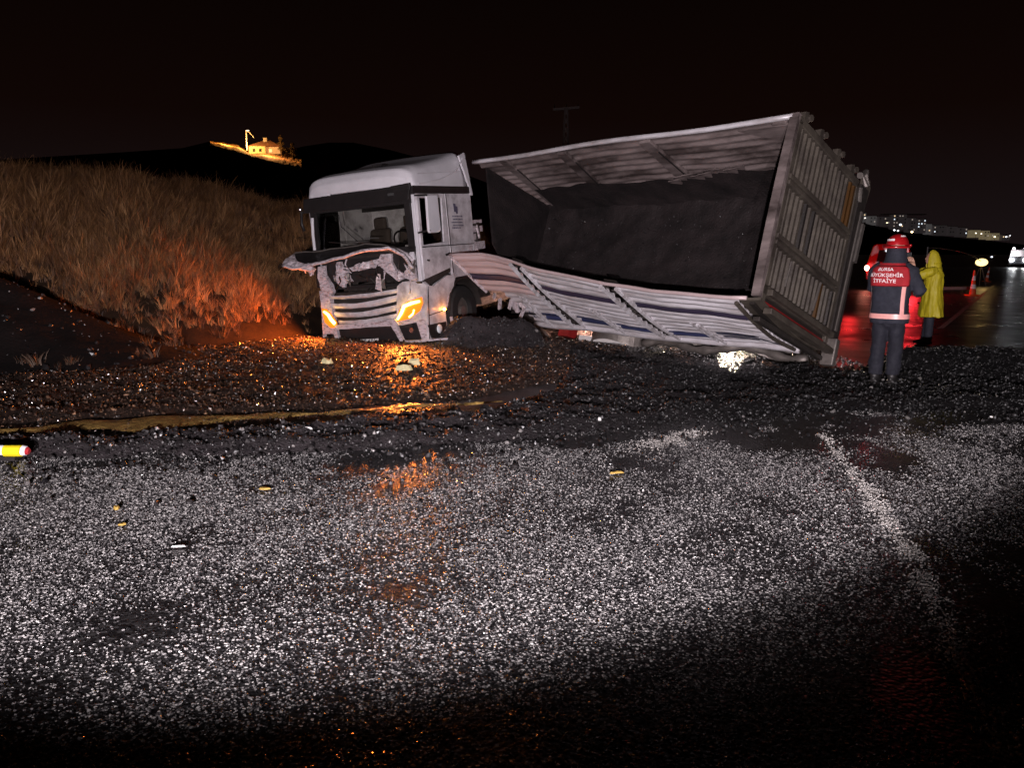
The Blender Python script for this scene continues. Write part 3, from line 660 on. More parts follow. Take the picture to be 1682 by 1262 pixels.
q = MB(); q.tube([cf(640,409,.1), cf(655,412,.08), cf(668,419,.04), cf(678,430,.0), cf(685,446,-.02)], .045, 7); q.build('bent_edge', scraped, T, smooth=True)
shard('torn_bracket', [(641,446),(652,443),(660,450),(668,444),(672,430),(680,440),(687,455),(690,462),(676,460),(664,456),(656,460)], .03, .05, scraped, .04)
shard('torn_bracket', [(665,402),(676,400),(682,420),(680,452),(674,436)], -.02, .05, white, .02)
shard('torn_bracket', [(583,446),(588,449),(590,455),(584,454)], -.1, .04, chrome)
r_ = random.Random(21)
for k in range(15):                       # torn strips and hanging leads in the open front
    px = r_.uniform(548, 682); py = r_.uniform(424, 462); a = cf(px, py, r_.uniform(.0, .16)); L_ = r_.uniform(.12, .34)
    q = MB()
    if k % 3 == 0: q.poly([a, a+Vector((r_.uniform(-.03,.06), .035, -.01)), a+Vector((.03, r_.uniform(-.06,.10), -L_)), a+Vector((.02, r_.uniform(-.10,.03), -L_*.8))], (-.012,0,0)); crumple(q.build('torn_strip', scraped if k % 2 else steel, T), .02)
    else: q.tube([a, a+Vector((.03, r_.uniform(-.06,.06), -L_*.4)), a+Vector((.0, r_.uniform(-.12,.12), -L_)), a+Vector((-.05, r_.uniform(-.2,.2), -L_*.7))], r_.choice((.008,.012,.018)), 5); q.build('hanging_lead', (dark, engine, scraped)[k % 3], T, smooth=True)
# flipped-up grille panel
def flap(u, v):
    far = [(470,427,.12),(485,418,.10),(540,411,.08),(600,402,.06),(632,403,.05),(655,411,.05),(674,426,.05)]
    nr = [(463,437,.55),(482,441,.62),(540,430,.62),(600,411,.60),(640,408,.5),(662,418,.3),(679,440,.15)]
    i = u*(len(far)-1); k = min(int(i), len(far)-2); f = i-k
    a = cf(far[k][0], far[k][1], far[k][2]).lerp(cf(far[k+1][0], far[k+1][1], far[k+1][2]), f)
    b = cf(nr[k][0], nr[k][1], nr[k][2]).lerp(cf(nr[k+1][0], nr[k+1][1], nr[k+1][2]), f)
    p = a.lerp(b, v); p.z -= .05*math.sin(v*PI); n_ = mnoise.noise_vector(p*5); p += Vector((n_.x*.03, 0, n_.z*.028)); return p
fl = empty('grille_flap', None, None); fl.parent = T
q = MB(); q.sheet(flap, 30, 6, (.0,0,-.025)); q.build('flap_skin', dark, fl, smooth=False)
q = MB(); q.tube([flap(u, 1)+Vector((0,0,.0)) for u in np.linspace(.02, 1, 24)], [.035]*24, 6, .9); q.build('flap_edge', scraped, fl, smooth=True)
q = MB(); q.tube([flap(u, .0)+Vector((0,0,.015)) for u in np.linspace(0, .97, 24)], .014, 6); q.build('flap_edge', steel, fl, smooth=True)
q = MB(); q.poly([cf(463,437,.56), cf(470,424,.4), cf(482,419,.3), cf(486,428,.5), cf(500,432,.6), cf(518,440,.6), cf(511,446,.6), cf(495,443,.62), cf(480,441,.6)], (-.05,0,-.02)); crumple(q.build('crumpled_corner', scraped, fl), .04)
q = MB()
r_ = random.Random(5)
for k in range(6):
    a = cf(500+r_.uniform(-4,10), 436+r_.uniform(-3,9), .55); q.poly([a, a+Vector((r_.uniform(-.1,.1), .09, -.03)), a+Vector((0, .05, -.12))], (-.03,0,.01))
tag(q.build('torn_scrap', scraped, fl), kind='stuff')
# grille slats
def bow(px0, py0, px1, py1, x, sag, w, h, m, name='grille_slat'):
    a = cf(px0, py0, x); b = cf(px1, py1, x); P = []
    for i in range(11):
        t = i/10; p = a.lerp(b, t); P.append(p+Vector((.06*(1-(2*t-1)**2), 0, -sag*math.sin(t*PI))))
    q = MB()
    q.sheet(lambda u, v: P[int(round(u*10))]+Vector((-w*v*.6+.02*math.sin(v*PI), 0, (.5-v)*h)), 10, 4, (-.025,0,0))
    return wrinkle(q.build(name, m, T, smooth=False), .02, (4,5,4))
bow(541,489,652,478,.06,.03,.06,.07,white)
bow(545,503,652,490,.05,.05,.06,.10,white)
bow(550,517,652,505,.04,.05,.06,.10,white)
bow(556,530,652,519,.03,.04,.06,.08,white)
q = MB(); q.box(-.16,-.08,-1.0,.8,.60,1.30); q.build('grille_backing', engine, T)
# bumper
bp = empty('bumper', None, None); bp.parent = T
def bpoly(name, P, x, th, m):
    q = MB(); q.poly([cf(a, b, x) for a, b in P], (-th,0,0)); return crumple(q.build(name, m, bp), .014)
bpoly('bumper_beam', [(549,535),(600,531),(648,524),(655,534),(640,536),(600,538),(566,541),(552,542)], .10, .12, scraped)
bpoly('bumper_side', [(528,508),(533,508),(549,535),(553,545),(558,566),(554,567),(548,549),(532,549),(534,562),(531,562)], .07, .08, scraped)
bpoly('bumper_leg', [(641,533),(650,533),(663,561),(657,562)], .08, .07, scraped)
bpoly('bumper_corner', [(653,527),(688,526),(702,520),(706,558),(694,560),(684,530),(656,535)], .06, .10, scraped)
bpoly('lower_lip', [(634,563),(668,560),(735,555),(735,558),(668,564),(634,566)], .08, .10, scraped)
bpoly('lower_lip', [(540,570),(574,566),(574,569),(540,573)], .08, .10, scraped)
q = MB(); q.box(-.25,-.12,-1.15,1.15,.32,.66); q.build('bumper_recess', dark, bp)
for (a, b) in ((678,542),(539,556)):
    q = MB(); c_ = cf(a, b, .02); q.tube([c_, c_+Vector((.05,0,0))], .045, 12); q.build('fog_lamp', chrome, bp)
# upper front quarter with lamps
def hpoly(name, P, x, th, m, par=T, bev=.008):
    q = MB(); q.poly([cf(a, b, x) for a, b in P], (-th,0,0)); return q.build(name, m, par, bevel=bev)
crumple_1 = hpoly('front_quarter_panel', [(652,471),(660,463),(690,461),(700,468),(702,520),(690,526),(652,527)], .045, .10, white)
crumple(crumple_1, .018); crumple_1 = hpoly('front_quarter_panel', [(524,478),(541,488),(549,535),(529,510)], .04, .10, scraped)
amb_hot = emis('amber_lamp_lit', (1.0, .56, .09), 16.0)
amb_soft = emis('amber_lens_glow', (1.0, .22, .01), 1.3)
for P, Q, off in (([(650,529),(655,510),(668,496),(692,488),(694,498),(690,510),(672,524)], [(653,525),(659,515),(664,503),(676,498),(689,495)], .05),
                 ([(528,507),(536,508),(552,530),(552,538),(543,539),(533,530)], [(532,512),(539,517),(544,525),(550,532)], .075)):
    hl = empty('headlight', None, None); hl.parent = T
    hpoly('lens', P, off+.02, .04, amb_soft, hl)
    q = MB(); q.tube([cf(a, b, off+.035) for a, b in Q], [.022,.032,.036,.036,.026][:len(Q)], 7, .8); q.build('indicator', amb_hot, hl, smooth=True)
    c_ = cf(*Q[2], off+.16); w_ = CABM @ c_; aim_ = CABM @ (c_+Vector((3, -2.6 if P[0][0] < 600 else .0, .05)))
    lamp('SPOT', 'hazard_light', w_, 460 if P[0][0] > 600 else 760, (1, .20, .025), .05, aim_, 166 if P[0][0] > 600 else 150, .6)
q = MB(); q.tube([cf(672,521,.075), cf(678,516,.075), cf(680,509,.075)], .016, 6); q.build('indicator', amb_hot, T)
# near side below the door
q = MB(); q.poly([cs(701,468), cs(712,470), cs(735,452), cs(748,452), cs(745,470), cs(735,488), cs(732,508), cs(733,525), cs(737,556), cs(706,559), cs(702,520)], (0,-.05,0)); crumple(q.build('side_fender', white, T), .016); crumple(crumple_1, .014)
q = MB(); q.poly([cs(704,534,1.262), cs(733,528,1.262), cs(735,552,1.262), cs(709,556,1.262)], (0,-.02,0)); q.build('step_well', dark, T)
c_ = cs(722,540,1.27)
q = MB(); q.ell(c_, (.085,.03,.085)); q.build('round_side_lamp', postw, T, smooth=True)
q = MB(); q.bar(cs(703,466,1.27), cs(706,557,1.27), .012, .012); q.bar(cs(706,518,1.27), cs(734,508,1.27), .012, .014); q.build('panel_joint', dark, T)
c_ = cs(730,508,1.30); q = MB(); q.ell(c_, (.035,.03,.03)); q.build('side_marker_lamp', amb_hot, T, smooth=True)
lamp('POINT', 'side_marker_light', CABM @ (c_+Vector((0,.14,0))), 2.0, (1, .25, .03), .03)
q = MB()
for (a, b, c, d) in ((741,520,747,556),(738,470,733,505),(748,450,738,480)): q = MB(); q.bar(cs(a,b,1.2), cs(c,d,1.2), .05, .03); q.build('bent_strut', scraped, T)
q = MB(); q.poly([cs(690,463,1.2), cs(740,440,1.2), cs(740,447,1.2), cs(700,470,1.2)], (0,-.1,0)); q.build('sill', engine, T)
q = MB()
for k in range(6): q.bar((-1.15-.2*math.sin(k), 1.0, 1.35-.14*k), (-1.0-.18*math.sin(k+1), .9, 1.2-.14*k), .16, .05)
tag(q.build('broken_steps', engine, T), kind='stuff')
# plate
pl = empty('number_plate', None, None); pl.parent = T
a = cf(585,558.5,.13); b = cf(621,556,.13); c = cf(621,565,.13); d = cf(585,568,.13)
q = MB(); q.poly([a,b,c,d], (-.015,0,0)); q.build('plate', platem, pl)
tag(text('plate_characters', '16 S 101', .125, ink, pl, (a+b+c+d)/4+Vector((.004,0,0)), frame3(b-a, a-d), .002)[0], kind='stuff')
# chassis, wheels, gear behind the cab
q = MB(); q.bar((-.6,.42,.75), (-5.2,.42,.75), .09, .28); q.bar((-.6,-.42,.75), (-5.2,-.42,.75), .09, .28); q.build('chassis_rail', chassis, T)
q = MB()
for k in range(5): q.box(-2.55+.06*k, -2.45+.06*k, .35+.17*k, .48+.17*k, 1.0, 2.3+.1*math.sin(k*2))
q.box(-2.5,-2.05,.3,1.15,.9,1.5); q.build('air_tanks', chassis, T)
q = MB()
r_ = random.Random(9)
base = [(765,362,790,366),(770,372,792,380),(768,385,790,393),(771,398,793,408),(768,408,792,418)]
for (a, b, c, d) in base:
    P0 = cs(a, b, 1.12); P1 = cs(c, d, 1.12); q.box(min(P0.x,P1.x), max(P0.x,P1.x), 1.0, 1.14+r_.uniform(-.04,.05), min(P0.z,P1.z), max(P0.z,P1.z))
for k in range(7):
    P0 = cs(768+r_.uniform(0,20), 365+r_.uniform(0,50), 1.16); q.tube([P0, P0+Vector((r_.uniform(-.08,.08),.02,-.22))], .018, 5)
tag(q.build('intake_stack', scraped, T), kind='stuff')
def wheel(parent, c, r, w, ax='y', name='wheel'):
    e_ = empty(name, None, None); e_.parent = parent; e_.location = c
    if ax == 'x': e_.rotation_euler = (0, 0, PI/2)
    q = MB(); prof = [(r*.56,-w/2),(r*.93,-w/2),(r,-w*.36),(r,w*.36),(r*.93,w/2),(r*.56,w/2),(r*.56,-w/2)]; n = 28
    vs = []; fs = []
    for i in range(n):
        a = 2*PI*i/n
        for (rr, yy) in prof[:-1]: vs.append((rr*math.cos(a), yy, rr*math.sin(a)))
    for i in range(n):
        for k in range(6): fs.append((i*6+k, i*6+(k+1)%6, ((i+1)%n)*6+(k+1)%6, ((i+1)%n)*6+k))
    q.add(vs, fs); q.build('tyre', rubber, e_)
    q = MB(); q.tube([(0,-w*.2,0),(0,w*.2,0)], r*.565, 20, up=(0,0,1)); q.tube([(0,-w*.42,0),(0,w*.42,0)], r*.22, 12, up=(0,0,1)); q.build('rim', steel, e_)
    return e_
wheel(T, (-1.38,1.02,.72), .50, .32); wheel(T, (-1.38,-1.02,.72), .50, .32)
wheel(T, (-4.6,1.0,.72), .50, .34); wheel(T, (-4.6,-1.0,.72), .50, .34)
q = MB()
q.sheet(lambda u, v: (-1.38+.62*math.cos(PI*(.02+.96*u)), .86+.36*v, .74+.62*math.sin(PI*(.02+.96*u))), 14, 2, (0,0,.02)); q.build('wheel_arch', chassis, T)
# ================================================================== TIPPER TRAILER LYING ON ITS SIDE
# local axes: x runs from the tailgate to the front, y from the upper to the lower side wall, z out of the open top (floor at -2.1)
B = empty('tipper_trailer', 'overturned tipper trailer with ribbed tailgate, open top facing the road and blue striped side wall', 'trailer', M=BOXM)
LEN = 6.2; WD = 2.45; HT = 2.10
q = MB(); q.box(.02, LEN, .0, WD, -HT-.05, -HT); q.build('floor_panel', chassis, B)
q = MB(); q.hexa([(6.0,.05,-HT),(6.0,2.2,-HT),(6.05,2.2,-HT),(6.05,.05,-HT),(5.95,.05,-.15),(5.20,1.55,-.10),(5.25,1.55,-.10),(6.0,.05,-.15)]); q.build('front_wall', cargom, B)
# soil caked on floor and in the lower half
q = MB()
def cake(u, v):
    x = .05+u*(LEN-.2); y = .02+v*(WD-.1)
    z = -HT+.05+.30*max(0, v-.55)*2+float(fbm(x*1.6, y*1.6, 4))*.16+float(fbm(x*7, y*7, 2))*.03
    return (x, y, z)
q.sheet(cake, 110, 46); q.build('caked_soil', cargom, B, smooth=True)
cp = []
for k in range(1100):
    u, v = random.random(), random.random(); p = Vector(cake(u, v)); cp.append(p+Vector((0,0,.01)))
n_ = len(cp); s_ = .005+.014*rng.random(n_)**6+.004*rng.random(n_)
scatter('cargo_grit', cp, rots(n_, 1.5), np.stack([s_]*3, 1), rng.integers(0, 3, n_), clods, None, parent=B)
# upper side wall: corrugated bays between posts
posts = [(.10,.30,.10,.50),(2.25,2.45,2.30,2.62),(3.92,4.12,4.28,4.55),(5.32,5.50,5.75,5.95)]   # x at the rim, x at the floor
bays = [(.02,.10,2.25,2.30),(2.25,2.30,3.92,4.28),(3.92,4.28,5.32,5.75),(5.32,5.75,LEN,LEN)]
NC = 11
def corr(t, depth=.04):       # trapezoid corrugation profile across the wall height
    f = (t*NC) % 1.0; return depth*min(1, max(0, min(f, 1-f)*5-.5))
wob = lambda x: .05*math.sin(x*1.3+.5)*math.sin(PI*x/LEN)
for i, (r0, f0, r1, f1) in enumerate(bays):
    q = MB()
    def up(u, v):
        x = (r0*(1-v)+f0*v)*(1-u)+(r1*(1-v)+f1*v)*u
        return (x, -corr(v)+wob(x)*.6*(1-v)+.02*math.sin(x*5)*v, -.04-v*(HT-.06))
    q.sheet(up, 10, 132); q.build('wall_sheet', inner, B)
for (a, b, c, d) in posts:
    q = MB(); q.hexa([(a,.0,-.03),(b,.0,-.03),(d,.0,-HT+.03),(c,.0,-HT+.03),(a,.05,-.03),(b,.05,-.03),(d,.05,-HT+.03),(c,.05,-HT+.03)]); q.build('inner_post', inner, B, bevel=.01)
    q = MB(); q.bar(((a+b)/2-.06,.055,-.35), ((c+d)/2-.1,.055,-HT+.1), .015, .02); q.build('post_seam', dark, B)
q = MB(); q.tube([(x, -.02+wob(x)*.6, .0) for x in np.linspace(0, LEN, 24)], .04, 6); q.build('top_rail', outer, B, smooth=True)
q = MB(); q.poly([(.05,.03,-.06),(.80,.03,-.06),(.05,.03,-.75)], (0,.03,0)); q.build('corner_gusset', inner, B)
# torn sheet end and bent ridge pieces seen in the middle of the upper wall
q = MB()
r_ = random.Random(4)
for k in range(9):
    x = 1.2+k*.16; z = -1.0-.06*math.sin(k*1.7)-.03*k
    q.poly([(x,.06,z),(x+.2,.10,z+.04),(x+.26,.05,z-.12),(x+.05,.07,z-.16)], (0,.015,0))
tag(q.build('torn_sheet_edge', inner, B), kind='stuff')
# cargo soil clinging to the upper wall
q = MB()
def cling(u, v):
    x = .1+u*5.6; zz = -HT+.02+v*(.75+.5*float(fbm(x*1.1+4, 0*x+1., 3))-.05); y = .055+.10*(1-v)**2+.10*float(fbm(x*4, zz*4, 3))*(1-v)
    return (x, y, zz)
q.sheet(cling, 100, 16); q.build('clinging_soil', cargom, B, smooth=True)

# lower side wall, bent inward at the front; outer face to the camera
RIM = [(0,2.42),(1.27,2.38),(2.3,2.31),(3.94,2.03),(4.39,1.94),(5.33,1.80),(6.25,1.78)]
FLR = [(0,2.52),(2.46,2.47),(4.62,2.42),(5.6,2.36),(6.25,2.28)]
def low(x, v, out=0.):        # v: 0 at the rim, 1 at the floor edge
    a = float(interp(RIM, x)); b = float(interp(FLR, x)); y = a*(1-v)+b*v+.05*math.sin(v*PI)+.02*math.sin(x*2.1+v*3)+.022*mnoise.noise(Vector((x*1.3, v*2.0, .3)))+.005*mnoise.noise(Vector((x*5.5, v*6, 2.)))
    return Vector((x, y+out, -v*HT))
lb = [(.22,2.23),(2.49,4.28),(4.56,6.15)]
NL = 12
def lcorr(v): f = (v*NL) % 1.0; return .042*min(1, max(0, min(f, 1-f)*4.2-.45))
sl = lambda x, v: x+.14*v        # posts lean a little
for bi, (x0, x1) in enumerate(lb):
    last = bi == 2
    q = MB()
    q.sheet(lambda u, v: low(sl(x0+(x1-x0)*u, v*(.50 if last else 1)), v*(.50 if last else 1), lcorr(v*(.50 if last else 1))), 36, 78 if last else 150, (0,-.012,0))
    q.build('wall_sheet', outerp if last else outer, B)
    if last:
        q = MB(); q.sheet(lambda u, v: low(sl(x0+(5.62-.1*v-x0)*u, .5+.5*v), .5+.5*v, lcorr(.5+.5*v)), 30, 78, (0,-.012,0)); q.build('wall_sheet', outer, B)
    # stripes follow the corrugation, a few millimetres proud
    segs = [(.235,.295,plum,x0+.02,x1-.03)] + [(.775,.925,blue,x0+.12,(x0+x1)/2-.12 if not last else 4.56+.5),(.775,.925,blue,(x0+x1)/2+.02,min(x1,5.5)-.10)]
    if bi == 0: segs = [segs[0], (.70,.76,blue,.55,1.15), (.775,.925,blue,1.42,2.2)]
    for (v0, v1, m_, a, b) in segs:
        if b <= a: continue
        q = MB(); q.sheet(lambda u, v: low(sl(a+(b-a)*u, v0+(v1-v0)*v), v0+(v1-v0)*v, lcorr(v0+(v1-v0)*v)+.010), 30, 20); q.build('blue_stripe', m_, B)
# broken blue arrow mark at the tail end
q = MB()
for (a, v0, b, v1, w_) in ((1.25,.72,.62,.74,.05),(1.2,.80,.62,.81,.035),(.62,.75,.36,.93,.07),(.36,.93,.25,.96,.06)):
    q.sheet(lambda u, v: low(sl(a+(b-a)*u, v0), v0+(v1-v0)*u+(v-.5)*w_, .056), 20, 3)
q.build('blue_mark', blue, B)
# posts of the lower wall: dark channel between two pale flanges
for (x, vend) in ((2.36,1.),(4.42,1.)):
    q = MB(); q.sheet(lambda u, v: low(sl(x-.12+.24*u, v), v, -.05), 1, 20, (0,-.02,0)); q.build('post_channel', gatedk, B)
    r_ = random.Random(int(x*10))
    q = MB()
    for k in range(26):
        v_ = (k+.5)/26; p = low(sl(x+r_.uniform(-.12,.10), v_), v_, .0); q.poly([p, p+Vector((.05,0,.03)), p+Vector((.02,r_.uniform(.0,.05),-.05))], (0,.012,0))
    tag(q.build('torn_weld', chassis, B), kind='stuff')
    for off in (-.15, .15):
        q = MB(); q.tube([low(sl(x+off, v_), v_, .055) for v_ in np.linspace(.0, 1.0, 14)], .035, 6, 1.0); q.build('post_flange', outer, B)
for x in (1.34, 3.36, 5.10):
    q = MB(); q.tube([low(sl(x, v_), v_, .07) for v_ in np.linspace(.5, 1.0, 8)], .028, 6); q.tube([low(sl(x+.13, v_), v_, .055) for v_ in np.linspace(.5, 1.0, 8)], .014, 5); q.build('short_post', outer, B)
q = MB(); q.tube([low(x, 1.0, .05)+Vector((.14,0,-.02)) for x in np.linspace(.15, 5.6, 30)], .055, 6); q.build('floor_edge_rail', outer, B, smooth=True)
q = MB(); q.tube([low(x, .0, .0) for x in np.linspace(.1, 6.2, 30)], .028, 6); q.build('rim_rail', outerp, B, smooth=True)
q = MB(); q.tube([low(6.16, v_, .04) for v_ in np.linspace(0, .5, 6)], .03, 6); q.build('front_edge', scraped, B)
q = MB()
r_ = random.Random(12)
for k in range(12):
    x = 5.45+.62*r_.random(); v_ = .53+.16*r_.random()+.3*(6.1-x)*.3; p = low(x, min(v_, 1), .02)
    q.bar(p, p+Vector((r_.uniform(-.12,.12), r_.uniform(.05,.22), r_.uniform(-.25,.05))), .07, .03)
tag(q.build('torn_ends', scraped, B), kind='stuff')
# rear corner of the lower wall
q = MB(); q.sheet(lambda u, v: low(-.10+.30*u+.10*v, v, .03), 2, 16, (0,-.03,0)); q.build('rear_corner_post', gatem, B)
q = MB(); q.sheet(lambda u, v: low(.0+.07*u+.10*v, .02+.96*v, .065), 1, 16, (0,-.03,0)); q.build('corner_channel', gatedk, B)
q = MB(); q.tube([low(.23+.12*v_, v_, .07) for v_ in np.linspace(0, 1, 14)], .03, 6); q.build('post_flange', gatem, B)

# crumpled mudguards and side rail below the lower wall
for xc in (1.35, 2.75, 4.05):
    q = MB()
    def mg(u, v, xc=xc):
        a = PI*(.08+.84*u); return (xc+.66*math.cos(a), 2.02+.62*v+.03*math.sin(u*9), -2.86+.62*math.sin(a)+.02*math.sin(v*5+u*7))
    q.sheet(mg, 18, 5, (0,0,.015)); q.build('mudguard', steel, B)
q = MB(); q.tube([(x, 2.62+.06*math.sin(x*4), -2.22-.05*math.sin(x*2.7)) for x in np.linspace(.2, 3.2, 26)], [.07+.02*math.sin(k*1.9) for k in range(26)], 7); q.build('crushed_side_skirt', steel, B, smooth=True)
q = MB(); q.bar((4.75,2.60,-2.42), (3.75,2.60,-2.40), .10, .14); q.build('side_guard_rail', platem, B)
q = MB(); q.box(5.0,5.25,2.3,2.6,-2.55,-2.3); q.build('red_reflector', redr, B)
q = MB(); q.tube([(5.7,2.5,-2.25),(5.45,2.72,-2.5),(5.0,2.78,-2.6),(4.6,2.8,-2.62)], [.03,.05,.05,.03], 7); q.build('bent_bar', steel, B, smooth=True)
# chassis and wheels behind the floor
q = MB(); q.box(.5,7.2,.72,.84,-2.50,-2.15); q.box(.5,7.2,1.61,1.73,-2.50,-2.15)
for x in (.5,1.6,2.8,4.0,5.5): q.box(x,x+.1,.84,1.61,-2.42,-2.2)
q.build('chassis_frame', chassis, B)
for x in (1.35, 2.65, 3.95):
    wheel(B, (x, .28, -2.86), .50, .38); wheel(B, (x, 2.17, -2.86), .50, .38)
    q = MB(); q.tube([(x,.3,-2.86),(x,2.15,-2.86)], .07, 8); q.build('axle', chassis, B)

# tailgate
TG = empty('tailgate', None, None); TG.parent = B
q = MB(); q.box(-.03,.0,.05,WD-.02,-HT,-.02); q.build('gate_sheet', gatedk, TG)
q = MB(); q.sheet(lambda u, v: (-.085+.115*u, -.05+v*(WD+.0)-.0, .03+.03*math.sin(v*3)), 1, 20, (0,0,-.09)); q.build('rim_edge', inner, TG)
q = MB(); q.box(-.09,-.03,-.04,.07,-HT,-.03); q.build('gate_frame', gatem, TG, bevel=.01)
q = MB(); q.box(-.09,-.03,WD-.24,WD-.10,-HT,-.03); q.build('gate_frame', gatem, TG, bevel=.01)
q = MB(); q.box(-.09,-.03,.0,WD-.02,-HT-.04,-HT+.05); q.build('gate_frame', gatem, TG, bevel=.01)
q = MB(); q.box(-.09,-.03,.0,WD-.02,-.13,-.03); q.build('gate_frame', gatem, TG, bevel=.01)
bands = [(.09,.72),(.90,1.52),(1.70,2.20)]
for (y0, y1) in ((.74,.80),(.83,.88),(1.54,1.60),(1.63,1.68)):
    q = MB(); q.box(-.12,-.031,y0,y1,-HT+.02,-.05); q.build('gate_beam', gatem, TG, bevel=.008)
rib0 = None
for bi, (y0, y1) in enumerate(bands):
    n = 15
    for k in range(n):
        z = -.19-k*(HT-.30)/(n-1); col = gatem
        if k >= n-2 and bi == 0 or (bi == 2 and k == n-4): col = amberr
        if bi == 1 and k in (4,6): col = gatedk
        if k >= n-1 and bi == 2: col = chassis
        q = MB(); q.hexa([(-.031,y0,z-.045),(-.085,y0,z-.026),(-.085,y0,z+.026),(-.031,y0,z+.045),(-.031,y1,z-.045),(-.085,y1,z-.026),(-.085,y1,z+.026),(-.031,y1,z+.045)])
        if rib0 is None: r0_ = rib0 = True
        q.build('gate_rib', col, TG)
q = MB(); q.bar((-.11,1.75,-.55),(-.11,2.1,-.52),.02,.02); q.bar((-.11,1.72,-1.5),(-.11,2.15,-1.42),.03,.02); q.build('latch_rod', steel, TG)
for z in (-.24, -.74, -1.34, -1.86):
    q = MB(); q.poly([(-.06,-.04,z-.06),(-.06,-.04,z+.06),(-.06,-.17,z+.05),(-.06,-.20,z-.03),(-.06,-.14,z-.09)], (.08,0,0)); q.tube([(-.09,-.14,z-.08),(.05,-.14,z-.10)], .045, 8); q.build('hinge', gatem, TG)
# lower sill beams, lamp bar
for (y0, y1, x0, x1, m_) in ((2.26,2.34,-.16,-.04,gatem),(2.40,2.46,-.06,.02,redr),(2.50,2.58,-.20,-.08,gatem),(2.62,2.68,-.06,.04,chassis)):
    q = MB(); q.box(x0,x1,y0,y1,-HT-.05,-.14); q.build('sill_beam', m_, B, bevel=.01)
q = MB(); q.box(-.22,-.02,2.34,2.74,-HT-.16,-HT-.04); q.build('sill_bracket', steel, B, bevel=.02)
# rear underframe parts seen past the far edge
q = MB(); q.box(-.10,.25,-.02,2.4,-HT-.34,-HT-.07); q.build('rear_cross_beam', chassis, B)
q = MB(); q.poly([(-.06,-.20,-2.28),(-.06,-.24,-2.52),(-.06,-.12,-2.60),(-.06,.28,-2.52),(-.06,.36,-2.36),(-.06,.0,-2.28)], (.05,0,0)); q.build('mud_flap', gatem, B, bevel=.015)
q = MB(); q.tube([(-.1,-.10,-2.05),(-.1,-.22,-2.2),(-.1,-.05,-2.32)], .05, 8); q.tube([(-.1,.05,-2.15),(-.1,.25,-2.2)], .03, 6); q.build('tail_lamp_bracket', steel, B)
q = MB(); q.bar((-.1,.35,-2.34),(-.1,2.2,-2.28),.04,.06); q.bar((-.12,.5,-2.45),(-.12,1.1,-2.42),.03,.08); q.build('underrun_bar', steel, B)
# ================================================================== PEOPLE
def person_frame(loc, yaw, label):
    return empty('person', label, 'person', loc=loc, rz=yaw)
def limb(q, pts, rad, n=10): q.tube(pts, rad, n)
def hand(q, c, d, side, s=1.):            # a bent hand: palm and five separate fingers around a held object
    d = Vector(d).normalized(); sd = Vector(side).normalized(); nrm = d.cross(sd)
    q.hexa([c-sd*.04*s-nrm*.014, c+sd*.04*s-nrm*.014, c+sd*.042*s+d*.085-nrm*.012, c-sd*.042*s+d*.085-nrm*.012, c-sd*.04*s+nrm*.014, c+sd*.04*s+nrm*.014, c+sd*.042*s+d*.085+nrm*.012, c-sd*.042*s+d*.085+nrm*.012])
    for k, L in enumerate((.068,.078,.074,.058)):
        b = c+d*.08+sd*((k-1.5)*.021*s); q.tube([b, b+d*L*.5+nrm*.006, b+d*L*.75+nrm*.03, b+d*L*.72+nrm*.05], [.0095,.009,.008,.006], 6)
    b = c+sd*.04*s+d*.02; q.tube([b, b+sd*.03*s+d*.02, b+sd*.035*s+d*.055+nrm*.02], [.012,.011,.008], 6)

# --- firefighter, back to the camera (local x to his right, y the way he faces)
FG = G(1452, 631, .06)
FG.z = float(soil_h(np.array([FG.x]), np.array([FG.y]))[0])+.01
F = person_frame(FG, math.radians(-38), 'firefighter in red helmet and navy jacket with red back panel, holding a phone up')
q = MB()
q.ell((.02,.05,1.66), (.078,.098,.115)); q.ell((.02,.085,1.61), (.058,.07,.075)); q.tube([(.02,.155,1.665),(.02,.178,1.645)], [.012,.016], 6)
q.ell((.098,.04,1.66), (.012,.022,.033)); q.ell((-.058,.04,1.66), (.012,.022,.033))
q.tube([(0,.0,1.42),(.01,.02,1.55)], [.06,.055], 10)
q.ell((0,0,1.2), (.14,.10,.30)); q.ell((0,0,.9), (.13,.10,.16))
for sx in (-1, 1): q.tube([(sx*.09,0,.9),((.09 if sx > 0 else -.105),.03,.5),((.075 if sx > 0 else -.115),(.03 if sx > 0 else -.02),.12)], [.07,.05,.035], 8)
q.tube([(.17,0,1.40),(.30,.06,1.14),(.17,.30,1.40)], [.05,.045,.032], 8); q.tube([(-.17,0,1.40),(-.22,.12,1.16),(-.02,.34,1.40)], [.05,.045,.032], 8)
body = q.build('body', skin, F, remesh=.014, sm_it=3)
q = MB(); hand(q, Vector((.15,.33,1.41)), (-.25,.35,.8), (-.8,.3,.1)); hand(q, Vector((-.02,.36,1.40)), (.3,.3,.8), (.8,.3,-.1)); q.build('hands', skin, F, smooth=True)
q = MB(); q.bar((.065,.43,1.44), (.065,.44,1.60), .08, .012, (0,1,0)); ph = q.build('held_phone', phone, None, bevel=.004)
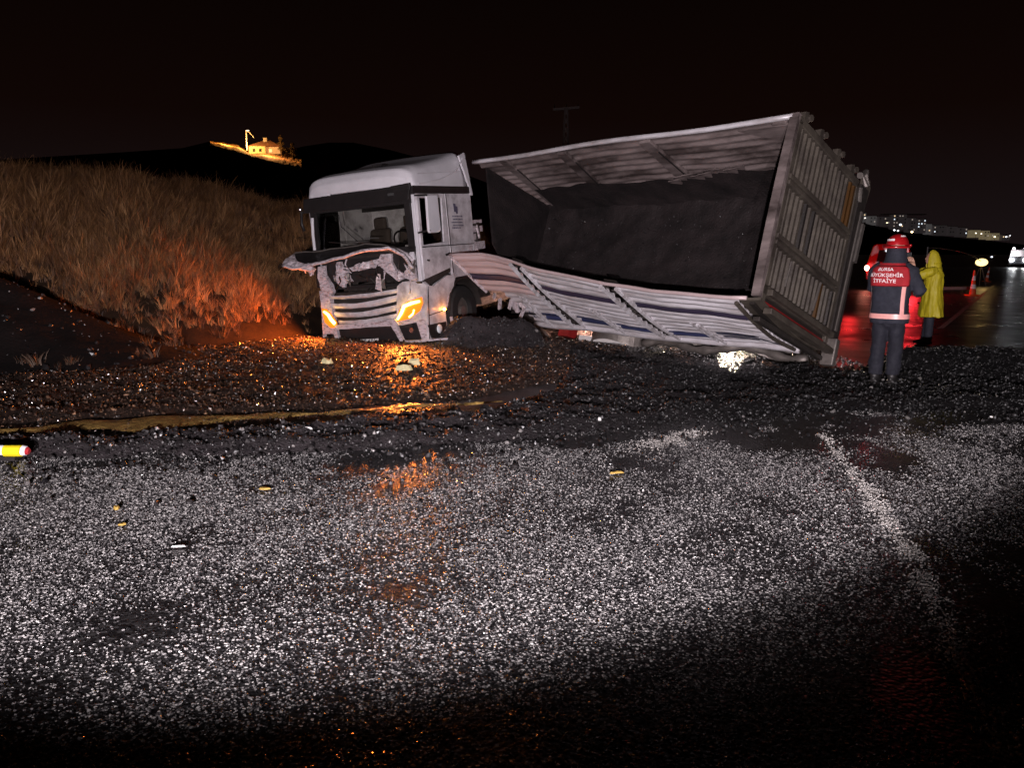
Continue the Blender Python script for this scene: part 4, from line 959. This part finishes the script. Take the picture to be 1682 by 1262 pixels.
# helmet
q = MB(); 
def hel(u, v):
    a = u*2*PI; t = v*PI/2; r = math.cos(t); return (.02+.125*r*math.cos(a), .03+.155*r*math.sin(a), 1.685+.135*math.sin(t))
q.sheet(hel, 28, 10); q.tube([(.02+.145*math.cos(a), .02+.185*math.sin(a), 1.68-.02*(1 if math.sin(a) < 0 else 0)) for a in np.linspace(0, 2*PI, 29)], .016, 6)
q.build('helmet', helm, F, smooth=True)
q = MB(); q.sheet(lambda u, v: (.02+.130*math.cos(-2.6+1.0*u)*math.cos(.35+.12*v), .03+.160*math.sin(-2.6+1.0*u)*math.cos(.35+.12*v), 1.688+.138*math.sin(.35+.17*v)), 8, 2, (0,0,.003)); q.build('helmet_tape', refl, F)
q = MB(); q.sheet(lambda u, v: (.02+.130*math.cos(-1.0+.7*u)*math.cos(.75+.1*v), .03+.160*math.sin(-1.0+.7*u)*math.cos(.75+.1*v), 1.688+.140*math.sin(.75+.14*v)), 8, 2, (0,0,.003)); q.build('helmet_tape', refl, F)
q = MB(); q.sheet(lambda u, v: (.02+.105*math.cos(PI+PI*u)*(1+.25*v), .02+.125*math.sin(PI+PI*u)*(1+.25*v), 1.67-.20*v), 14, 4); q.build('neck_guard', navy, F, smooth=True)
# jacket
def tor(z):      # torso ring: centre y, half width, half depth
    T_ = [(.74,0,.215,.15),(.85,0,.212,.15),(1.0,0,.205,.145),(1.15,0,.212,.145),(1.30,-.01,.225,.142),(1.40,-.01,.20,.13),(1.47,.0,.12,.10),(1.52,.01,.085,.085)]
    a = np.array(T_); return [float(np.interp(z, a[:,0], a[:,k])) for k in (1,2,3)]
def ringp(z, ang, off=0.):
    cy, rx, ry = tor(z); k = 2.6; c, s = math.cos(ang), math.sin(ang); r = (abs(c)**k+abs(s)**k)**(-1/k)
    return Vector(((rx+off)*c*r, cy+(ry+off)*s*r, z))
q = MB(); q.sheet(lambda u, v: ringp(.74+.78*v, u*2*PI), 36, 22); n0 = len(q.v)
q.f.append(tuple(i*23 for i in range(36))); q.f.append(tuple(i*23+22 for i in range(36))[::-1])
q.tube([(.12,0,1.42),(.21,-.01,1.36),(.31,.05,1.13),(.29,.13,1.11),(.17,.31,1.37)], [.085,.09,.075,.07,.052], 12)
q.tube([(-.12,0,1.42),(-.20,.0,1.36),(-.24,.10,1.15),(-.18,.18,1.15),(-.03,.33,1.37)], [.085,.09,.075,.07,.052], 12)
wrinkle(q.build('jacket', navy, F, remesh=.013, sm_it=3), .012, (8,8,14))
A0, A1 = PI+.12, 2*PI-.55           # back and right-hand side of the back
q = MB(); q.sheet(lambda u, v: ringp(1.19+.25*v, PI-.25+(A1-PI+.25)*u, .018), 22, 12, (0,0,.004)); q.build('red_back_panel', redc, F, smooth=True)
q = MB(); q.sheet(lambda u, v: ringp(1.40+.07*v, 2*PI*u, .02-.0*v), 30, 3); q.build('red_shoulder_yoke', redc, F, smooth=True)
q = MB(); q.sheet(lambda u, v: ringp(.80+.06*v, 2*PI*u, .016), 36, 2); q.build('hem_tape', reflp, F, smooth=True)
q = MB(); q.sheet(lambda u, v: ringp(.86+.33*v, -PI/2+.62+.22*u, .016), 3, 10); q.build('back_tape', reflp, F)
q = MB(); q.sheet(lambda u, v: ringp(.86+.33*v, PI-.03+.12*u, .014), 2, 10); q.build('side_tape', refl, F)
# lettering on the back panel
lt = [('BURSA', 1.395, .056), ('BÜYÜKŞEHİR', 1.325, .058), ('İTFAİYE', 1.255, .062)]
for s_, z, sz in lt:
    ang = -PI/2-.22; p = ringp(z, ang, .034); tx = (ringp(z, ang+.1, .034)-ringp(z, ang-.1, .034)); tzv = ringp(z+.03, ang, .034)-ringp(z-.03, ang, .034)
    t_, I = text('back_lettering', s_, sz, refl, F, p, frame3(tx, tzv), .002)
    # wrap the flat print round the back
    me = t_.data
    for v in me.vertices:
        w = I @ v.co; lx = v.co.x; a_ = ang+lx/.215; off = .024+max(0, v.co.z)
        v.co = I.inverted() @ ringp(w.z, a_, off)
# trousers, boots
q = MB(); q.ell((0,0,.82), (.175,.13,.16))
q.tube([(-.09,0,.84),(-.105,.02,.50),(-.115,-.02,.10)], [.105,.085,.082], 12); q.tube([(.085,0,.84),(.09,.04,.50),(.075,.03,.10)], [.105,.085,.082], 12)
wrinkle(q.build('trousers', navyt, F, remesh=.013, sm_it=3), .016, (9,9,10))
for (x, y) in ((-.115,-.02),(.075,.03)):
    q = MB(); q.tube([(x,y,.20),(x,y,.06)], [.06,.058], 10); q.ell((x,y+.07,.045), (.052,.15,.05)); q.box(x-.05,x+.05,y-.06,y+.2,.0,.02); q.build('boot', boot, F, remesh=.012, sm_it=2)
ph.matrix_world = F.matrix_world if False else Matrix.Translation(FG) @ Matrix.Rotation(math.radians(-38), 4, 'Z')
tag(ph, 'dark phone held up in the hands of the firefighter', 'phone')

# --- figure in the yellow raincoat, facing left, arms raised
RG = G(1522, 566)
P2 = person_frame(RG, math.radians(72), 'person in a long yellow hooded raincoat facing the trailer with both arms raised')
q = MB()
q.ell((0,.04,1.58), (.072,.095,.115)); q.ell((0,.075,1.53), (.052,.065,.07)); q.tube([(0,.13,1.585),(0,.155,1.565)], [.011,.015], 6); q.tube([(0,0,1.38),(0,.02,1.5)], [.055,.05], 8)
q.ell((0,0,1.1), (.13,.09,.30))
for sx in (-1, 1): q.tube([(sx*.08,0,.85),(sx*.085,.0,.45),(sx*.085,0,.1)], [.07,.055,.04], 8)
for sx in (-1, 1): q.tube([(sx*.15,0,1.34),(sx*.19,.28,1.26),(sx*.07,.47,1.43)], [.045,.042,.03], 8)
q.build('body', skin, P2, remesh=.014, sm_it=2)
q = MB(); hand(q, Vector((-.07,.49,1.45)), (.1,.4,.7), (.8,.2,0)); hand(q, Vector((.07,.49,1.45)), (-.1,.4,.7), (-.8,.2,0)); q.build('hands', skin, P2, smooth=True)
q = MB(); q.bar((0,.55,1.50), (0,.56,1.65), .075, .012, (0,1,0)); ph = q.build('held_phone', phone, None, bevel=.004)
ph.matrix_world = Matrix.Translation(RG) @ Matrix.Rotation(math.radians(72), 4, 'Z'); tag(ph, 'dark phone held up by the person in the yellow raincoat', 'phone')
def coat(u, v):
    z = .52+.90*v; T_ = np.array([(.50,.29,.20),(.7,.265,.185),(.95,.235,.165),(1.15,.225,.16),(1.3,.21,.15),(1.42,.12,.11)])
    rx, ry = np.interp(z, T_[:,0], T_[:,1]), np.interp(z, T_[:,0], T_[:,2]); a = u*2*PI
    fold = 1+(.055*math.sin(a*7+1)+.03*math.sin(a*12))*max(0, 1-v*1.3)
    return (rx*math.cos(a)*fold, ry*math.sin(a)*fold-.02, z)
q = MB(); q.sheet(coat, 48, 20); q.f.append(tuple(i*21 for i in range(48))); q.f.append(tuple(i*21+20 for i in range(48))[::-1])
for sx in (-1, 1): q.tube([(sx*.12,0,1.36),(sx*.20,.06,1.34),(sx*.20,.30,1.26),(sx*.08,.46,1.42)], [.08,.085,.075,.055], 10)
wrinkle(q.build('raincoat', yel, P2, remesh=.012, sm_it=2), .022, (13,13,3.5))
q = MB()
def hood(u, v):
    a = -PI*.5+ (u-.5)*2*PI*.78; t = v*PI*.52; r = math.cos(t)**.8 if v < .98 else 0
    return (.115*r*math.cos(a), -.0+.145*r*math.sin(a)+.03*v, 1.50-.12*(1-v)**2*2+.22*math.sin(t))
q.sheet(hood, 26, 12, (0,0,.01)); q.tube([(0,-.02,1.36),(0,-.02,1.50)], [.11,.115], 12); q.build('hood', yel, P2, smooth=True)
q = MB(); q.tube([(-.08,0,.66),(-.085,.0,.40),(-.09,0,.09)], [.085,.075,.07], 10); q.tube([(.08,0,.66),(.085,.0,.40),(.08,0.03,.09)], [.085,.075,.07], 10); q.build('trousers', navy, P2, remesh=.015, sm_it=2)
for (x, y) in ((-.09,0),(.08,.03)):
    q = MB(); q.tube([(x,y,.16),(x,y,.05)], [.055,.055], 8); q.ell((x,y+.06,.04), (.05,.14,.045)); q.build('boot', boot, P2, remesh=.012, sm_it=1)

# ================================================================== THINGS FURTHER AWAY
# red fire van half hidden behind the firefighter
V0 = G(1432, 476); 
V = empty('fire_van', 'red fire service van parked beyond the firefighter with one lit tail lamp', 'van', loc=(V0.x+.72, V0.y, 0), rz=-.44)
q = MB(); prof = [(-.25,.45),(-.22,.95),(.12,2.0),(.3,2.06),(3.6,2.06),(4.3,1.2),(4.9,1.0),(4.9,.45)]
# side profile extruded across the width, tail towards the camera's left
q.poly([(-.95,0,.45),(-.98,0,1.0),(-.74,0,2.0),(-.6,0,2.07),(.6,0,2.07),(.74,0,2.0),(.98,0,1.0),(.95,0,.45)], (0,4.6,0)); q.build('body', vanred, V, bevel=.05)
q = MB(); q.poly([(-.55,-.02,1.25),(-.48,-.02,1.8),(.48,-.02,1.8),(.55,-.02,1.25)], (0,.015,0)); q.build('window', glassd, V)
q = MB(); q.tube([(.02+.30*math.cos(a),-.04,1.35+.36*math.sin(a)) for a in np.linspace(-.4,1.9,10)], .018, 5); q.build('side_emblem', refl, V)
tl = emis('tail_lamp_lit', (1,.32,.22), 30.0)
q = MB(); q.ell((-.93,-.05,.98), (.10,.07,.12)); q.build('tail_lamp', tl, V)
q = MB(); q.ell((.1,1.0,2.12), (.10,.08,.07)); q.build('roof_beacon', emis('red_beacon_lit', (1,.02,.03), 6), V)
for y in (.9, 3.7): wheel(V, (-.76, y, .36), .36, .24, 'x'); wheel(V, (.76, y, .36), .36, .24, 'x')
# cones
def cone(P, h, label, tilt=0):
    e_ = empty('traffic_cone', label, 'traffic cone', loc=P, group='traffic cones across the far lane'); e_.rotation_euler = (0, tilt, 0)
    q = MB(); q.box(-.2*h,.2*h,-.2*h,.2*h,0,.05*h); q.build('base', orangec, e_)
    lv = [(0.05,.125),(.28,.10),(.45,.082),(.60,.066),(.78,.048),(1.0,.03)]
    for k in range(5):
        q = MB(); q.tube([(0,0,lv[k][0]*h),(0,0,lv[k+1][0]*h)], [lv[k][1]*h, lv[k+1][1]*h], 14); q.build('white_band' if k % 2 else 'orange_band', refl if k % 2 else orangec, e_)
    return e_
cone(G(1597, 486), 1.0, 'tall orange and white traffic cone, nearer of the two on the far lane')
cone(G(1620, 463), .85, 'smaller traffic cone with a white top standing under the yellow warning lamp', .12)
# yellow warning lamp on a stand
WP = at(1612, 431, 40); Wl = empty('warning_lamp', 'round yellow warning lamp lit on a dark stand between the cones', 'warning lamp', loc=(WP.x, WP.y, 0))
q = MB(); q.ell((0,0,WP.z), (.34,.12,.20)); q.build('lamp_head', emis('yellow_lamp_lit', (1,.72,.28), 2.4), Wl, smooth=True)
q = MB(); q.ell((0,.03,WP.z), (.38,.11,.24)); q.build('housing', dark, Wl, smooth=True)
q = MB()
for a in (0, 2.1, 4.2): q.tube([(0,0,WP.z-.1),(.35*math.cos(a),.35*math.sin(a),.0)], .03, 6)
q.build('stand', dark, Wl)
lamp('POINT', 'warning_lamp_light', (WP.x, WP.y-.5, WP.z), 10, (1,.6,.2), .15)
# barrier tape sagging from the lamp towards the raincoat figure, with its stake
tp = [at(1524,407,26), at(1545,408,28), at(1570,412,31), at(1593,418,35), at(1604,424,38), at(1611,429,39.8)]
q = MB(); q.tube(tp, [.03]*6, 5, .4); tag(q.build('barrier_tape', tapem), 'pale barrier tape sagging from the warning lamp towards the yellow raincoat', 'barrier tape')
q = MB(); a = tp[0]; q.tube([(a.x,a.y,0),(a.x,a.y,a.z+.03)], .03, 6); q.box(a.x-.12,a.x+.12,a.y-.12,a.y+.12,0,.05); tag(q.build('barrier_stake', dark), 'thin dark stake holding the barrier tape behind the raincoat figure', 'stake')
# oncoming vehicle
Q0 = G(1672, 440); Q0.y = 90; Q0.x = at(1671,425,90).x
O = empty('oncoming_van', 'oncoming van with dazzling white headlights at the far end of the road', 'van', loc=(Q0.x+.15, 90, 0), rz=-.56)
q = MB(); q.poly([(-.95,0,.35),(.95,0,.35),(1.0,0,1.2),(.85,0,2.1),(-.85,0,2.1),(-1.0,0,1.2)], (0,4.6,0)); q.build('body', bodyg, O, bevel=.08)
q = MB(); q.poly([(-.85,-.03,1.25),(.85,-.03,1.25),(.75,-.03,1.95),(-.75,-.03,1.95)], (0,.03,0)); q.build('windscreen', glassd, O)
hw = emis('white_headlight_lit', (.92,.96,1), 60)
for sx in (-1, 1):
    q = MB(); q.ell((sx*.66,-.04,.86), (.22,.06,.18)); q.build('headlight', hw, O)
    q = MB(); q.ell((sx*.55,0,2.16), (.14,.08,.09)); q.build('roof_lamp', emis('roof_lamp_lit', (1,.92,1), 9), O)
    wheel(O, (sx*.8, .8, .36), .36, .22)
lamp('SPOT', 'oncoming_light', (Q0.x-.5, 89.6, .9), 160, (.95,.97,1), .15, (Q0.x-14, 50, 0), 50, .6)

# lattice power pole behind the trailer
PX = at(930, 178, 118); PP = empty('power_pylon', 'lattice power pole with a single cross arm above the trailer', 'pylon', loc=(PX.x, PX.y, 0))
Hh = PX.z+.1; q = MB(); pyl = mat('galvanised_steel', (.60,.48,.45), .6, .1, var=.2)
def leg(sx, sy, z): k = .75*(1-z/Hh)+.18; return Vector((sx*k, sy*k, z))
for sx in (-1,1):
    for sy in (-1,1):
        q = MB(); q.bar(leg(sx,sy,0), leg(sx,sy,Hh), .16, .16); q.build('leg', pyl, PP)
q = MB()
zz = np.linspace(0, Hh, 19)
for i in range(18):
    for (a, b) in (((-1,-1),(1,-1)),((1,-1),(1,1)),((1,1),(-1,1)),((-1,1),(-1,-1))): q.bar(leg(*a, zz[i]), leg(*b, zz[i+1]), .09, .09); q.bar(leg(*b, zz[i]), leg(*a, zz[i+1]), .07, .07)
tag(q.build('bracing', pyl, PP), kind='stuff')
q = MB(); q.bar((-1.9,0,Hh-.25), (1.9,0,Hh+.05), .30, .34); q.build('cross_arm', pyl, PP)
for x in (-1.7, 0, 1.7): q = MB(); q.tube([(x,0,Hh-.1),(x,0,Hh+.5)], [.08,.05], 6); q.build('insulator', dark, PP)

# lit house on the hill
HY = 330.
h0 = at(409, 251, HY); h1 = at(436, 251, HY); ht = at(409, 240, HY).z; wd = h1.x-h0.x; zb = h0.z-.3
House = empty('hill_house', 'small yellow lit house with hipped roof alone on the dark hill', 'house', loc=(h0.x, HY, zb))
hh_ = ht-zb
q = MB(); q.box(0,wd,0,7,0,hh_); q.build('wall', housew, House)
q = MB(); x2 = wd+5.8; q.box(wd+.02,x2,1.0,7,0,hh_*.95); q.build('side_wall', blockw, House)
q = MB(); q.add([(-.6,-.6,hh_),(x2+.6,-.6,hh_),(x2+.6,7.6,hh_),(-.6,7.6,hh_),(wd*.75,3.5,hh_+2.7),(wd+1.2,3.5,hh_+2.7)], [(0,1,5,4),(1,2,5),(2,3,4,5),(3,0,4),(0,3,2,1)]); q.build('roof', houser, House)
q = MB(); q.box(wd*.78,wd*1.0,2.6,3.6,hh_+1.6,hh_+3.7); q.build('chimney', blockw, House)
for (a, b) in ((1.6,2.6),(4.2,5.2)):
    q = MB(); q.box(a,b,-.06,.02,.8,2.0); q.build('window', glassd, House)
q = MB(); q.box(wd+1.2,wd+2.4,.9,1.02,.7,1.9); q.build('window', emis('house_window_lit', (1,.6,.25), 1.2), House)
gl = mat('lit_dry_hillside', (.50,.30,.14), .95, 0, scale=.12, col2=(.10,.06,.03), thr=(.4,.62), bump=.5, bscale=.4)
q = MB()
top = [(345,231),(368,234),(392,239),(409,250.5),(440,250.5),(462,254),(480,259),(495,262)]; bot = [(345,236),(368,243),(392,249),(409,255),(425,259),(455,266),(478,271),(495,273)]  # outline of the lamplit ground; the light's reach is put into the shape
def gfn(u, v):
    i = u*7; k = min(int(i), 6); f = i-k; a = at(*top[k], HY+4).lerp(at(*top[k+1], HY+4), f); b = at(*bot[k], HY-26).lerp(at(*bot[k+1], HY-26), f)
    p = a.lerp(b, v); p.z += 1.0*(float(fbm(np.array([u*30.]), np.array([v*6.]), 3)[0])-.5); return p
q.sheet(gfn, 60, 10, (0,0,-1.2)); bb = [at(*p, HY-26) for p in bot]; q2 = MB(); q2.sheet(lambda u, v: (lambda p: Vector((p.x, p.y-150*v+ (0 if v else .0), p.z*(1-v)-3*v-.3)))(bb[int(round(u*7))]), 7, 6); q2.sheet(lambda u, v: (lambda p: Vector((p.x+6*(u-.5)*v, p.y+60*v, p.z+1-p.z*v*.2)))(at(*top[int(round(u*7))], HY+3.9)-Vector((0,0,1.2))), 7, 2); tag(q2.build('hill_spur', mat('hill_spur_earth', (.003,.002,.0015), 1., spec=0.)), 'dark spur of the hill below the lit terrace', kind='structure')
tag(q.build('lit_hillside_terrace', gl), 'bare dry hillside, paler where lamplight falls around the house', kind='structure')
LP = at(404, 214, HY-2); lz = at(404, 247, HY-2).z
L_ = empty('street_lamp', 'tall pale street lamp at the left corner of the hill house', 'street lamp', loc=(LP.x, LP.y, lz))
q = MB(); q.tube([(0,0,0),(0,0,LP.z-lz)], [.22,.16], 8); q.build('post', postw, L_)
q = MB(); q.tube([(0,0,LP.z-lz),(1.6,-.5,LP.z-lz-.9),(3.4,-1,LP.z-lz-3.0)], [.14,.12,.1], 6); q.build('arm', postw, L_)
q = MB(); q.box(.2,1.3,-.5,.1,LP.z-lz-.2,LP.z-lz+.05); q.build('lamp_head', emis('street_lamp_lit', (1,.8,.6), 2.0), L_)
lamp('POINT', 'hill_lamp_light', (h0.x+1.2, HY-5, zb+3.2), 5500, (1,.55,.14), .5)
lamp('POINT', 'hill_lamp_light', (h0.x+11.5, HY-11, zb+1.0), 8500, (1,.42,.12), .5)
lamp('POINT', 'hill_lamp_light', (h0.x-7, HY-6, zb+4.0), 5500, (1,.38,.06), .5)
def tree(P, H, r, seed, label, name='hill_tree'):
    e_ = empty(name, label, 'tree', loc=P); r_ = random.Random(seed)
    q = MB(); q.tube([(0,0,0),(.1,0,H*.5),(0,0,H*.9)], [.22,.14,.05], 6)
    for k in range(6): a = r_.random()*6.28; z = H*(.25+.1*k); q.tube([(0,0,z),(r*.6*math.cos(a), r*.6*math.sin(a), z+H*.12)], [.08,.03], 5)
    q.build('trunk', barkm, e_)
    q = MB()
    for k in range(900):
        z = H*(.12+.88*r_.random()**.8); rr = r*(1-((z/H-.45)/.62)**2)*r_.random()**.5*(.7+.5*math.sin(z*3+seed)); a = r_.random()*6.28
        c = Vector((rr*math.cos(a), rr*math.sin(a), z)); d1 = Vector((r_.uniform(-1,1), r_.uniform(-1,1), r_.uniform(-1,1))).normalized()*.28; d2 = d1.orthogonal().normalized()*.2
        q.add([c-d1, c+d2, c+d1, c-d2], [(0,1,2,3)])
    q.build('crown', leafm, e_, fix=False)
a = at(462,254,HY-3); tree(a, at(462,224,HY).z-a.z, 1.2, 1, 'narrow upright tree to the right of the hill house')
a = at(481,262,HY-5); tree(a, at(481,238,HY).z-a.z, 1.9, 2, 'ragged tree at the right end of the lit hillside')
a = at(472,262,HY-8); tree(a, at(472,246,HY).z-a.z, 1.1, 3, 'low bush between the two trees of the hill house')

# the town on the far crest
TY = 860.
mwin = [emis('lit_window_white', (.8,.9,1), 1.3), emis('lit_window_warm', (1,.72,.42), 1.0), emis('lit_window_dim', (.9,.75,.65), .35)]
facade = [emis('glowing_facade_pale', (.75,.70,.70), .06), emis('glowing_facade_dim', (.60,.50,.52), .025), emis('glowing_facade_yellow', (.9,.72,.42), .13)]  # walls glow by themselves in place of lamplight falling on them
blocks = [(1412,1423,350,362,0,'pale low block at the left end of the town beside the tailgate'),(1428,1440,355,367,0,'bright square block second from the left end of the town'),(1443,1449,356,368,1,'narrow block with a lit gable third in the row'),
 (1451,1463,356,369,1,'dim block with a single yellow lamp before it'),(1466,1490,352,374,1,'wide block under the long dark roof with the brightest lamp'),(1491,1505,358,380,1,'tall grey block to the right of the brightest lamp'),
 (1506,1522,360,380,1,'last tall block of the high row'),(1523,1531,368,382,0,'thin pale block just right of the high row'),(1533,1556,370,384,1,'broad brownish block in the middle of the town'),(1559,1573,372,384,1,'small block above the dark gap'),
 (1575,1590,374,386,1,'dim block with two small windows'),(1596,1611,378,387,2,'yellow lit sloping block'),(1616,1626,379,390,2,'yellow block beside the street lights'),(1628,1642,383,391,2,'yellow glowing block near the right end'),(1646,1660,386,392,1,'last dim house at the right end of the town')]
for i, (x0, x1, y0, y1, kd, lab) in enumerate(blocks):
    a = at(x0, y1, TY-i*3); b = at(x1, y0, TY-i*3); w = b.x-a.x; hz = b.z-a.z
    e_ = empty('town_building', lab, 'building', loc=(a.x, a.y, a.z-2), group='lit buildings along the far crest')
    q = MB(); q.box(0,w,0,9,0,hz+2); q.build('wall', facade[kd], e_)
    q = MB(); q.box(-.3,w+.3,-.3,9.3,hz+2,hz+2.5); q.build('roof', concrete, e_)
    r_ = random.Random(i*7+1); nx = max(1, int(w/2.6)); nz = max(1, int(hz/3.0))
    for u in range(nx):
        for v in range(nz):
            if r_.random() < .62:
                q = MB(); cx = w*(u+.5)/nx; cz = 2+hz*(v+.5)/nz; q.box(cx-.6,cx+.6,-.12,.0,cz-.6,cz+.6); q.build('window', mwin[r_.choice((0,1,2,2,2))] if r_.random() < .6 else glassd, e_)
q = MB(); a = at(1452,352,TY-12); b = at(1522,352,TY-12); q.box(a.x, b.x, a.y, a.y+10, a.z-.4, a.z+.4); tag(q.build('long_roof', concrete), 'long flat roof slab over the high row of blocks', 'roof')
for i, (px, py, col, st, rr, lab) in enumerate(((1479,369,(.85,.93,1),7,1.1,'brightest white street light in front of the wide block'),(1469,378,(.9,.95,1),5,.9,'white street light below and left of the brightest one'),(1475,379,(.9,.95,1),5,.9,'white street light in the low row, second'),(1498,381,(1,.75,.42),7,1.2,'warm yellow street light on the crest below the tall block'),
   (1457,366,(1,.8,.5),3,.8,'small yellow street light by the dim block'),(1421,358,(1,.95,.9),1.6,.9,'lamp on the leftmost town block'),(1603,383,(1,.85,.55),4,.8,'street light by the yellow sloping block'),(1612,384,(1,.9,.7),4,.7,'street light between the yellow blocks'),(1634,389,(1,.8,.45),4,1.0,'street light at the foot of the glowing block'),(1653,389,(.95,.95,1),4,.8,'pale street light near the right end of the town'),(1659,387,(.95,.95,1),2.5,.6,'last pale street light at the right end of the town'),
   (1572,428,(.9,.93,1),2.2,.35,'single small white lamp low over the road beyond the raincoat'),(1629,422,(.8,.85,1),2.2,.35,'small bluish lamp beside the far road'))):
    Y_ = TY-70 if py < 400 else 260; c = at(px, py, Y_); e_ = empty('town_street_light', lab, 'street light', loc=(c.x, c.y, 0), group='street lights of the far town')
    q = MB(); q.tube([(0,0,c.z-9 if py < 400 else 0),(0,0,c.z)], .12, 5); q.build('post', dark, e_)
    q = MB(); q.ell((0,0,c.z), (rr,rr*.6,rr*.7), 10, 6); q.build('lamp_head', emis('town_lamp_lit', col, st), e_, smooth=True)

# ================================================================== SMALL THINGS ON THE ROAD
# fallen marker post at the left edge
q0 = G(-60, 758); P_ = G(50, 757); d = (P_-q0); d.z = 0; d.normalize()
K = empty('marker_post', 'white road marker post with yellow band and red tip lying at the left edge', 'marker post', loc=(P_.x, P_.y, .085))
rzv = math.atan2(d.y, d.x); K.rotation_euler = (0, .02, rzv)
q = MB(); q.tube([(-1.1,0,0),(-.195,0,0)], .042, 14); q.build('pole', postw, K, smooth=False)
q = MB(); q.tube([(-.195,0,-.004),(-.06,0,-.004)], .047, 14); q.build('yellow_band', posty, K)
q = MB(); q.tube([(-.055,0,0),(-.02,0,-.003)], [.043,.038], 14); q.build('white_collar', postw, K)
q = MB(); q.tube([(-.02,0,-.003),(-.0,0,-.006)], [.036,.022], 12); q.build('red_tip', redc, K)
q = MB(); q.box(-1.1,-.1,-.04,.05,-.08,-.048); q.build('post_shadow', dark, K)  # dark strip put in as the shadow beneath the post
def scrap(name, px, py, w, l, hgt, m, label, cat, seed, z=.03):
    c = G(px, py, z); r_ = random.Random(seed); b = MB(); n = 9
    ring = [(w*.5*math.cos(2*PI*k/n)*(.7+.5*r_.random()), l*.5*math.sin(2*PI*k/n)*(.7+.5*r_.random())) for k in range(n)]
    vs = [(x, y, 0) for x, y in ring]+[(x*.75, y*.75, hgt*(.6+.6*r_.random())) for x, y in ring]
    b.add(vs, [tuple(range(n))[::-1], tuple(range(n, 2*n))]+[(i, (i+1)%n, n+(i+1)%n, n+i) for i in range(n)])
    o = b.build(name, m, None, bevel=.003); o.location = c; o.rotation_euler = (0, 0, r_.random()*.8-.4); tag(o, label, cat)
scrap('foam_chunk', 538, 597, .20, .12, .07, strawc, 'yellowish foam chunk on the dirt in front of the left hazard lamp', 'debris', 1, .08)
scrap('foam_chunk', 662, 608, .24, .14, .08, strawc, 'pale foam chunk, nearer of the pair below the cab corner', 'debris', 2, .06)
scrap('foam_chunk', 682, 599, .20, .14, .09, strawc, 'pale foam chunk, farther of the pair below the cab corner', 'debris', 3, .07)
scrap('plastic_shard', 192, 836, .045, .07, .02, leafy, 'upright ochre plastic shard on the left of the road', 'debris', 4, .01)
scrap('plastic_shard', 201, 863, .05, .03, .012, leafy, 'flat ochre shard just nearer than the upright one', 'debris', 5, .01)
scrap('leaf', 434, 804, .10, .04, .012, leafy, 'long ochre leaf lying on the road left of the orange reflection', 'leaf', 6, .01)
scrap('twig', 1012, 778, .16, .025, .015, leafy, 'yellow twig on the road near the middle', 'twig', 7, .01)
scrap('white_shard', 294, 899, .10, .014, .010, palew, 'thin white sliver on the near chippings', 'debris', 8, .01)
scrap('white_shard', 985, 691, .045, .04, .03, palew, 'small bright white fragment at the edge of the black soil', 'debris', 9, .05)
scrap('white_shard', 505, 705, .12, .03, .02, palew, 'grey sliver on the black soil by the muddy strip', 'debris', 10, .07)
scrap('white_shard', 1628, 686, .03, .03, .02, palew, 'tiny white fragment on the dark soil at the right', 'debris', 11, .05)
